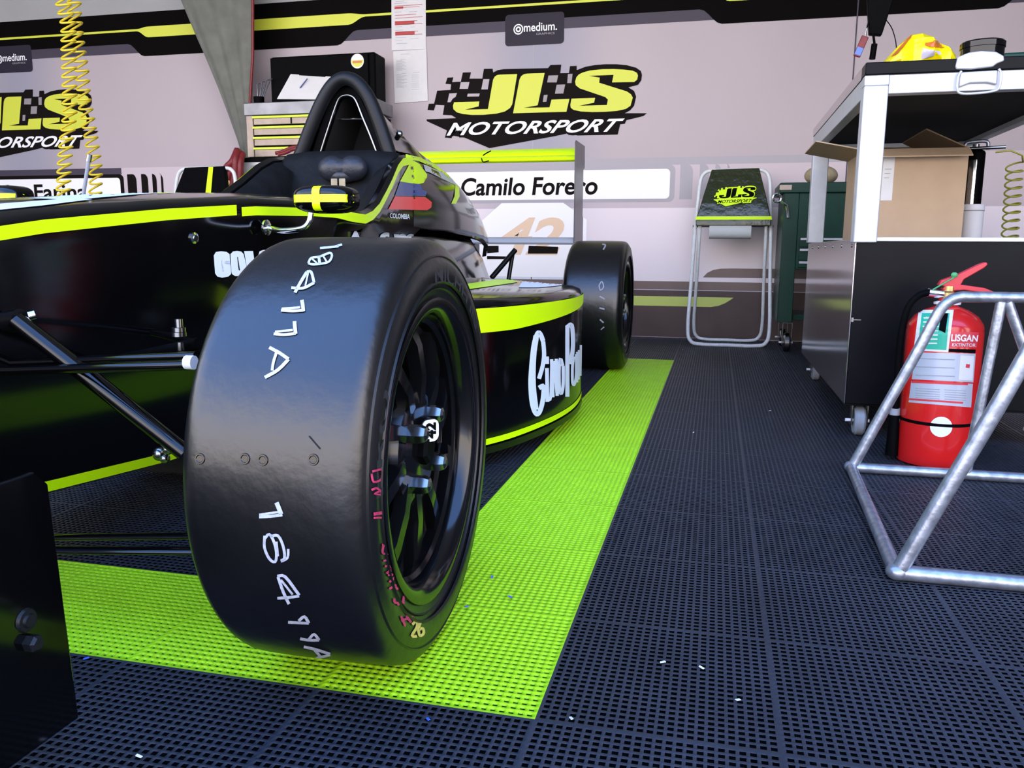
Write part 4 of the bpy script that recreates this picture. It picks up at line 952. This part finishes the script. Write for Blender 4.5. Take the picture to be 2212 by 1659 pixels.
def bw(pts, nm, mt):
    q_ = wrap(poly2(pts), BGB, .0015, 5)
    if q_.f: q_.build(nm, K[mt], bg_, smooth=25)
bw([(1990,128),(1993,104),(2005,107),(2030,111),(2033,118),(2010,122)], 'bag_logo', 'lilac'); bw([(1925,124),(1960,84),(1972,74),(1968,82),(1940,116)], 'bag_edge_print', 'orange'); bw([(2022,72),(2050,80),(2058,90),(2040,84)], 'bag_painted_shine', 'white'); bw([(2000,85),(2030,90),(2040,104),(2014,102),(1998,98)], 'bag_print', 'orange')  # the white patch is a shine painted on the foil
rt = thing('round_tin', (.835, 1.74, 1.032), 'black round tin standing on the trolley top behind the latch', 'tin')
MB().lathe([(.0001, 0), (.053, 0), (.053, .036), (.055, .037), (.055, .050), (.051, .054), (.0001, .055)], (.846, 1.705, 1.0325), n=40).build('tin_body', K['gloss'], rt, smooth=40)
gb = thing('green_case', (1.05, 1.95, 1.032), 'dark green case lying on the trolley top behind the black tin', 'case')
MB().box((.90, 1.85, 1.0325), (1.12, 2.15, 1.088)).build('case_body', K['greenpaint'], gb, bevel=.006)
MB().box((.97, 1.843, 1.05), (1.04, 1.85, 1.064)).build('case_handle', K['black'], gb, bevel=.002)
# black cover hanging from the roof, with lanyard
hc_ = thing('hanging_strap', (.86, 2.95, 2.0), 'black fabric strap hanging from the roof above the trolley', 'strap')
m = MB(); a = [at(x, y, 'Y', 2.95) for x, y in ((1876, -420), (1990, -420), (1930, 0), (1905, 76), (1878, 74), (1874, 0))]; m.prism(a, (0, .03, 0)); m.build('strap_fabric', K['black'], hc_, bevel=.004)
m = MB(); m.tube([at(1886, 72, 'Y', 2.95), at(1889, 95, 'Y', 2.95)], .005, 8); m.tube([at(1889, 95, 'Y', 2.95), at(1884, 128, 'Y', 2.95)], .012, 10); m.build('strap_buckle', K['black'], hc_)
m = MB(); m.tube(cr([at(x, y, 'Y', 2.95) for x, y in ((1912, 40), (1926, 60), (1934, 85), (1937, 108))], 5), .002, 6); m.build('strap_cord', K['black'], hc_)
kd = thing('key_tag', tuple(at(1860, 95, 'Y', 2.9)), 'small dark key tag with blue screen hanging beside the black strap', 'key tag')
c = at(1860, 100, 'Y', 2.9); Mx = Matrix.Translation(c) @ Matrix.Rotation(radians(20), 4, 'Y')
MB().box((-.014, -.005, -.042), (.014, .005, .04), Mx).build('tag_body', K['darkred'], kd, bevel=.003)
MB().box((-.012, -.0062, -.036), (.012, -.005, -.006), Mx).build('tag_screen', K['bluelabel'], kd)
m = MB(); m.tube([Mx @ Vector((0, 0, .04)), at(1872, 62, 'Y', 2.9), at(1875, 50, 'Y', 2.945)], .003, 8); m.build('tag_cord', K['steel'], kd)

# ================================================================== GREEN TOOL CABINET
gc = thing('green_tool_cabinet', (.80, 3.9, 0), 'dark green tool cabinet on castors behind the trolley by the back wall', 'tool cabinet')
gx0, gx1, gy0, gy1 = .495, 1.12, 3.72, 4.12
for x, nm in ((gx0+.012, 'side_panel'), (gx1-.04, 'side_panel')):
    MB().box((x, gy0, .16), (x+.075 if x < .6 else x+.03, gy1, .83)).build(nm, K['greenpaint'], gc, bevel=.003)
MB().box((gx0+.087, gy0+.006, .44), (gx1-.04, gy1, .83)).build('cabinet_body', K['greenpaint'], gc, bevel=.002)
MB().box((gx0+.087, gy0+.05, .17), (gx1-.04, gy1, .20)).build('lower_shelf', K['greenpaint'], gc, bevel=.002)
MB().box((gx0-.012, gy0-.012, .83), (gx1, gy1+.01, .882)).build('lid', K['greenpaint'], gc, bevel=.004)
MB().box((gx0-.014, gy0-.014, .845), (gx0+.045, gy0-.008, .87)).build('lid_corner', K['drawer'], gc)
for k, (za, zb_) in enumerate(((.555, .60), (.487, .545), (.45, .48))):
    d_ = MB().box((gx0+.10, gy0-.004, za), (gx1-.05, gy0+.006, zb_)).build('drawer', K['greenpaint'], gc, bevel=.002)
    MB().box((gx0+.104, gy0-.012, zb_-.010), (gx1-.054, gy0-.004, zb_+.001)).build('drawer_handle', K['alu'], d_, bevel=.001)
castor(gx0+.07, gy0+.05, .05, gc, K['steel'], .035, .16); castor(gx1-.08, gy0+.05, .05, gc, K['steel'], .035, .16)
castor(gx0+.07, gy1-.06, .05, gc, K['steel'], .035, .16); castor(gx1-.08, gy1-.06, .05, gc, K['steel'], .035, .16)
wr = thing('ring_spanner', (.47, 3.7, .76), 'chrome ring spanner hooked on the left side of the green cabinet', 'spanner')
m = MB(); m.tube([at(1679+9*cos(a), 428+9*sin(a), 'Y', 3.70) for a in [2*pi*k/16 for k in range(16)]], .006, 8, loop=True); m.build('spanner_ring', K['chrome'], wr)
MB().tube([at(1686, 434, 'Y', 3.70), at(1700, 444, 'Y', 3.70), at(1703, 470, 'Y', 3.70)], .007, 8).build('spanner_shank', K['chrome'], wr)
cl = MB(); cl.sphere((.70, 3.9, .93), (.085, .08, .052), 20, 12); o = cl.build('tan_cloth_bundle', K['tan'], None, smooth=80); tag(o, 'bundled tan cloth lying on the green cabinet lid', 'cloth')

# ================================================================== FOLDING STANDS WITH PRINTED COVERS
def folding_stand(loc, label, front=True):
    st = thing('folding_stand', (0, 0, 0), label, 'folding stand', 'folding stands by the back wall'); r = .0105
    # front loop with base rail, rear loop, upper loop carrying the cover
    def U(x0, x1, y0, z0, y1, z1, rad=.06):
        k = .5; return cr([(x0+.014, y1, z1), (x0+.006, y0+(y1-y0)*.5, z0+(z1-z0)*.5), (x0, y0+(y1-y0)*.12, z0+rad*1.6), (x0+rad*.3, y0, z0+rad*.3), (x0+rad*1.3, y0, z0), ((x0+x1)/2, y0, z0), (x1-rad*1.3, y0, z0), (x1-rad*.3, y0, z0+rad*.3), (x1, y0+(y1-y0)*.12, z0+rad*1.6), (x1-.006, y0+(y1-y0)*.5, z0+(z1-z0)*.5), (x1-.014, y1, z1)], 6)
    MB().tube(U(-.222, .222, -.15, r, .03, .69), r, 10).build('front_leg_loop', K['whitepaint'], st, smooth=60)
    MB().tube(U(-.195, .195, .13, r, -.005, .69), r*.9, 10).build('rear_leg_loop', K['whitepaint'], st, smooth=60)
    MB().tube(cr([(-.208, .03, .66), (-.20, .05, .80), (-.19, .07, .93), (-.165, .075, .975), (-.12, .075, .985), (0, .075, .987), (.12, .075, .985), (.165, .075, .975), (.19, .07, .93), (.20, .05, .80), (.208, .03, .66)], 6), r, 10).build('top_loop', K['whitepaint'], st, smooth=60)
    MB().tube([(-.222, .03, .672), (.222, .03, .672)], .007, 8).build('hinge_bar', K['steel'], st)
    m = MB(); m.loft([[Vector((-.13, .06, .99)), Vector((.13, .06, .995)), Vector((.13, .09, .995)), Vector((-.13, .09, .99))], [Vector((-.17, .008, .84)), Vector((.17, .008, .845)), Vector((.17, .045, .845)), Vector((-.17, .045, .84))], [Vector((-.205, -.045, .70)), Vector((.205, -.045, .70)), Vector((.205, .01, .70)), Vector((-.205, .01, .70))], [Vector((-.203, -.046, .672)), Vector((.203, -.046, .672)), Vector((.203, .01, .672)), Vector((-.203, .01, .672))]])
    cv = m.build('cover', K['vinyl'] if front else K['black'], st, bevel=.004)
    sy = lambda z: .06-(.995-z)*.105/.295-.0035
    def pl(pts): 
        q_ = MB(); q_.poly([Vector((x, sy(z), z)) for x, z in pts]); return q_
    if front:
        pl([(-.208, .705), (.208, .705), (.204, .724), (-.204, .724)]).build('cover_stripe', K['lime'], cv)
        f3 = lambda p: Vector((-.112+p[0]/2155*.235, 0, .895-(p[1]-84)/820*.115))
        def lp3(ps, e):
            q_ = MB()
            for p_ in ps:
                vs_ = [f3(p) for p in p_]; q_.add([Vector((v.x, sy(v.z)-e, v.z)) for v in vs_], [tuple(range(len(vs_)))])
            return q_
        lp3(LG, .001).build('cover_logo_shape', K['lime'], cv, tri=True); lp3([LJ, LLL, LS], .002).build('cover_logo_letters', K['black'], cv, tri=True)
        tq = text_quad('MOTORSPORT', [f3(p) for p in mq], .02, .2); tq.v = [Vector((v.x, sy(v.z)-.002, v.z)) for v in tq.v]; tq.build('cover_logo_word', K['black'], cv)
        MB().cyl((-.128, -.02, .640), (.10, -.02, .640), .040, 28).build('paper_roll', K['greyroll'], st, smooth=40)
    else:
        pl([(.045, .70), (.085, .70), (.062, .99), (.032, .99)]).build('cover_stripe', K['lime'], cv)
    st.location = loc; return st
folding_stand((.262, 4.05, 0), 'folding stand with printed lime logo cover and paper roll under it', True)
s2 = folding_stand((-2.72, 3.42, 0), 'folding stand with plain black cover and one slanted lime stripe behind the car nose', False)

# ================================================================== LEFT BACK: CART, CHEST, CASE, PAPERS
lc = thing('tool_cart', (-2.35, 4.08, 0), 'silver fronted tool cart with black top behind the car cockpit', 'tool cart')
MB().box((-2.70, 3.93, .10), (-1.95, 4.25, 1.04)).build('cart_body', K['drawer'], lc, bevel=.004)
MB().box((-2.77, 3.88, 1.06), (-1.84, 4.29, 1.085)).build('cart_top', K['black'], lc, bevel=.003)
MB().box((-2.74, 3.89, .985), (-1.95, 3.95, 1.06)).build('top_drawer', K['alu'], lc, bevel=.003)
MB().box((-2.66, 3.878, 1.02), (-2.50, 3.89, 1.038)).build('drawer_pull', K['greyplastic'], lc, bevel=.002)
MB().box((-2.68, 3.915, .93), (-1.96, 3.93, .965)).build('drawer_trim', K['lime'], lc)
for x in (-2.64, -2.02):
    for y in (3.98, 4.20): castor(x, y, .045, lc, K['castor'])
tc_ = thing('tool_chest', (-2.33, 4.1, 1.085), 'small silver tool chest with lime edged drawers on the cart', 'tool chest')
MB().box((-2.735, 3.99, 1.085), (-1.86, 4.22, 1.34)).build('chest_body', K['black'], tc_, bevel=.003)
MB().box((-2.735, 3.975, 1.10), (-2.69, 3.992, 1.36)).build('chest_side_trim', K['drawer'], tc_, bevel=.002)
MB().box((-2.745, 3.965, 1.35), (-1.85, 4.23, 1.428)).build('chest_lid', K['lidsteel'], tc_, bevel=.005)
for za, zb_ in ((1.295, 1.345), (1.232, 1.283), (1.168, 1.22), (1.10, 1.156)):
    d_ = MB().box((-2.682, 3.972, za), (-1.87, 3.99, zb_-.012)).build('drawer', K['drawer'], tc_, bevel=.002)
    MB().box((-2.685, 3.962, zb_-.012), (-1.87, 3.985, zb_)).build('drawer_strip', K['lime'], d_)
MB().box((-2.425, 3.968, 1.296), (-2.417, 3.973, 1.333)).build('drawer_gap', K['black'], tc_)
bc = thing('black_case', (-2.2, 4.18, 1.43), 'large black hard case with round sticker standing on the tool chest', 'case')
MB().box((-2.62, 4.10, 1.43), (-1.91, 4.27, 1.725)).build('case_shell', K['black'], bc, bevel=.012)
MB().box((-2.615, 4.085, 1.435), (-1.95, 4.10, 1.715)).build('case_front', K['black'], bc, bevel=.004)
sc_ = at(772, 132, 'Y', 4.084); m = MB()
m.prism([sc_+Vector((.043*cos(2*pi*k/28), 0, .043*sin(2*pi*k/28))) for k in range(28)], (0, -.001, 0)); stk_ = m.build('round_sticker', K['decal'], bc, smooth=0)
m = MB(); m.prism([sc_+Vector((.040*cos(pi+pi*k/14), -.0012, .040*sin(pi+pi*k/14)+.006)) for k in range(15)], (0, -.0008, 0)); m.build('sticker_print', K['limeprint'], stk_, smooth=0)
m = MB(); m.box(tuple(sc_+Vector((-.030, -.0024, -.012))), tuple(sc_+Vector((.030, -.0018, .002)))); m.build('sticker_band', K['orange'], stk_)
m = text_quad('SPORTLINE', [Vector((-1.9085, 4.16, 1.50)), Vector((-1.9085, 4.16, 1.66)), Vector((-1.9085, 4.13, 1.66)), Vector((-1.9085, 4.13, 1.50))], 0) if 0 else None
cp = thing('clipboard', (-2.3, 4.05, 1.43), 'clipboard with white sheets leaning on the black case', 'clipboard')
q4 = [at(598, 214, 'Y', 3.98), at(690, 215, 'Y', 3.98), at(722, 166, 'Y', 4.075), at(628, 160, 'Y', 4.075)]
m = MB(); m.prism([p+Vector((0, .004, -.003)) for p in q4], (0, .004, 0)); m.build('board', K['black'], cp)
m = MB(); m.prism(q4, (0, .002, 0)); m.build('sheet', K['paper'], cp)
m = MB(); m.prism([q4[3].lerp(q4[2], t)+Vector((0, -.003, z)) for t, z in ((.2, -.008), (.8, -.008), (.8, .012), (.2, .012))], (0, .004, 0)); m.build('clip', K['black'], cp)
pn = MB().tube([at(664, 170, 'Y', 4.04), at(648, 190, 'Y', 4.015)], .0035, 8).build('pen', K['flagblue'], None); tag(pn, 'blue pen lying on the clipboard sheets', 'pen')
tcup = MB().lathe([(.0001, 0), (.032, 0), (.034, .05), (.031, .05), (.029, .006), (.0001, .006)], (-2.69, 4.06, 1.4285), n=24).build('tool_cup', K['black'], None); tag(tcup, 'small black cup of hex keys at the left end of the chest lid', 'cup')
for k, (x, z, lab) in enumerate(((556, 182, 'leftmost hex key in the black cup'), (566, 178, 'second hex key from the left in the black cup'), (576, 174, 'tallest hex key in the black cup'), (584, 172, 'rightmost leaning hex key in the black cup'))):
    b0 = Vector((-2.700+.006*k, 4.06, 1.436)); tp = at(x, z, 'Y', 4.06)
    o = MB().tube([b0, tp, tp+Vector((.018, 0, .004))], .0035, 8).build('hex_key', K['steel'], None); tag(o, lab, 'hex key', 'hex keys in the cup')
def hose_bundle(pts, r, name, label, n=3):
    t = thing(name, tuple(pts[0]), label, 'air hose')
    for k in range(n):
        off = Vector((.016*cos(k*2.1), .016*sin(k*2.1), .010*k)); MB().tube(cr([Vector(p)+off for p in pts], 6), r, 10).build('hose_loop', K['darkred'], t, smooth=60)
    return t
hb = hose_bundle([at(x, y, 'Y', 3.82) for x, y in ((474, 440), (482, 405), (494, 372), (508, 356))]+[at(519, 343, 'Y', 3.86)+Vector((0,0,.03)), at(514, 352, 'Y', 3.82), at(513, 385, 'Y', 3.82), at(505, 420, 'Y', 3.82)], .022, 'red_air_hose', 'dark red hose bundle hanging on the front of the tool cart', 3)
MB().tube([at(495, 416, 'Y', 3.80), at(494, 390, 'Y', 3.80)], .014, 12).build('hose_fitting', K['brass'], hb); MB().tube([at(484, 361, 'Y', 3.85), at(506, 366, 'Y', 3.85), at(513, 372, 'Y', 3.85)], .012, 8).build('hose_loop', K['darkred'], hb)
hb2 = hose_bundle([at(x, y, 'Y', 3.85) for x, y in ((596, 334), (612, 330), (630, 322), (650, 320))], .011, 'red_cable', 'short red cable lying on the cart top in front of the chest', 2)

def sheet(pts, name, label, lines, dz=.0045):
    t = thing(name, tuple(at(*pts[0], 'Y', WY-dz)), label, 'paper')
    m = MB(); P = [at(x, y, 'Y', WY-dz) for x, y in pts]; m.prism(P, (0, .0012, 0)); sh = m.build('sheet', K['paper'], t)
    for nm, mt, ps in lines:
        m = MB()
        for pl_ in ps: m.add([at(x, y, 'Y', WY-dz-.0008) for x, y in pl_], [tuple(range(len(pl_)))])
        m.build(nm, K[mt], t)
    return t
ox, oy, k_ = 840, 0, 6.91
pz = lambda a, b: (ox+a/k_, oy+b/k_)
def bar(a, b, c, d, s_=0): return [pz(a, b), pz(c, b-s_), pz(c, d-s_), pz(a, d)]
sheet([(845,-130),(919,-133),(920,106),(846,109)], 'notice_sheet', 'upper white sheet with red bars pinned on the back wall', [
 ('red_bar', 'redink', [bar(85,88,500,96,26), bar(85,105,215,138,10), bar(140,112,460,118,18), bar(90,228,410,236,22), bar(90,270,505,277,26), bar(90,325,380,376,16), bar(90,318,425,326,14), bar(90,370,500,377,24), bar(95,478,385,528,12), bar(95,475,435,482,14), bar(95,524,500,531,20)]),
 ('text_line', 'ink', [bar(100,20,230,26,8), bar(80,50,270,56,10), bar(85,180,190,186,6), bar(300,175,420,180,8), bar(95,400,200,404,4), bar(320,402,390,406,4), bar(95,450,210,455,5), bar(100,560,260,564,4), bar(100,600,200,604,3), bar(320,575,440,579,6), bar(110,648,270,653,6)])])
sheet([(849,111),(921,106),(924,218),(853,223)], 'setup_sheet', 'lower white sheet with faint grey text below the red barred sheet', [
 ('text_line', 'ink', [bar(175,808,310,812,6), bar(170,884,255,888,4)]+[bar(110,905+k*16,110+90+30*((k*7) % 3),909+k*16,3) for k in range(10)]+[bar(190,1095,255,1099,3), bar(360,1082,460,1086,4)]+[bar(112,1115+k*17,190+40*((k*5) % 3),1119+k*17,3) for k in range(12)]+[bar(340,1120+k*30,450,1123+k*30,3) for k in range(8)])], .0065)

# gathered canvas hanging on the left
cu = thing('canvas_curtain', (-2.8, 4.1, 1.1), 'grey green canvas curtain gathered to a point left of the tool chest', 'curtain')
m = MB(); sec = []
top = at(388, -60, 'Y', 4.15), at(549, -60, 'Y', 4.15)
for py, xl, xr in ((-260, 330, 549), (-60, 372, 549), (0, 390, 548), (60, 415, 548), (130, 446, 548), (190, 471, 548), (250, 494, 548), (300, 512, 547), (345, 526, 546)):
    row = []
    for k in range(25):
        t = k/24; p = at(xl+(xr-xl)*t, py, 'Y', 4.15); amp = .012*min(1, (xr-xl)/120); row.append(p+Vector((0, amp*sin(t*2*pi*3.2+.6)-.02*t, 0)))
    sec.append(row)
m.loft(sec, closed=False, caps=False); o = m.build('canvas_drape', K['curtain'], cu, smooth=60); sd = o.modifiers.new('cloth_thickness', 'SOLIDIFY'); sd.thickness = .004
MB().tube([at(546, -200, 'Y', 4.12), at(546, 120, 'Y', 4.12), at(540, 220, 'Y', 4.12), at(543, 340, 'Y', 4.12)], .009, 8).build('red_edge_cord', K['darkred'], cu)
# the two yellow coiled hoses
coil(0, .038, .0052, 55, 'coiled_hose', K['yellowhose'], 'left yellow coiled air hose hanging from the roof behind the car nose', [at(x, y, 'Y', 2.7) for x, y in ((128, -230), (133, -80), (136, 0), (147, 50), (148, 110), (150, 190), (150, 250), (142, 320), (137, 400), (136, 440), (134, 520), (134, 800))], .5)
coil(0, .035, .0052, 51, 'coiled_hose', K['yellowhose'], 'right yellow coiled air hose hanging beside the thin grey antenna', [at(x, y, 'Y', 2.9) for x, y in ((150, -230), (158, -80), (160, 0), (163, 50), (170, 110), (178, 160), (182, 215), (192, 270), (200, 320), (207, 370), (206, 420), (204, 520), (203, 800))], .6)

# scraps on the floor
sp = [(1663,888,'white'),(1498,935,'white'),(1515,1444,'white'),(1594,1514,'white'),(1234,1554,'white'),(1432,1432,'white'),(1063,1248,'bluechip'),(1102,1291,'bluechip'),(1008,1312,'bluechip'),(925,1556,'bluechip'),(187,1424,'bluechip'),(1475,756,'white'),(300,1636,'white')]
for k, (x, y, c_) in enumerate(sp):
    p = at(x, y, 'Z', .001); a = k*1.3; m = MB(); e = .0036; wv = .0016
    q_ = [p+Vector((u*cos(a)-v*sin(a), u*sin(a)+v*cos(a), .0006+(.0012 if u > 0 else 0))) for u, v in ((-e, -wv), (e, -wv), (e*.8, wv), (-e, wv*.8))]
    m.prism(q_, (0, 0, .0008)); o = m.build('paper_scrap', K['white' if c_ == 'white' else 'bluechip'], None, smooth=0)
    tag(o, ('tiny white scrap lying on the floor tiles' if c_ == 'white' else 'tiny blue scrap lying on the floor near the tyre'), 'scrap', 'white scraps on the floor' if c_ == 'white' else 'blue scraps on the floor')

# part labels where a part looks different from the rest of its thing
PLAB = {'mirror_stalk': 'chrome mirror stalk', 'number_sticker': 'white sticker reading 42', 'roll_hoop': 'thick satin black roll hoop tube', 'head_cushion': 'black leather head cushion', 'rear_wing_plane': 'lime rear wing plane', 'rear_wing_beam': 'pale grey lower wing beam', 'flag_red': 'red band of the flag', 'flag_blue': 'blue band of the flag', 'flag_yellow': 'yellow checkered band of the flag', 'pod_script': 'white script on the sidepod', 'antenna': 'thin grey antenna', 'inspection_panel': 'green label panel', 'rubber_band': 'black rubber band', 'round_sticker': 'round pale sticker', 'safety_seal': 'green plastic seal', 'latch_bail': 'bright wire loop of the latch', 'paper_roll': 'grey paper roll', 'chrome_strip': 'chrome strip', 'tag_screen': 'blue screen', 'wheel_nut': 'steel wheel nut'}
for o in list(S.objects):
    k = o.name.split('.')[0]
    if o.parent and k in PLAB: o['label'] = PLAB[k]
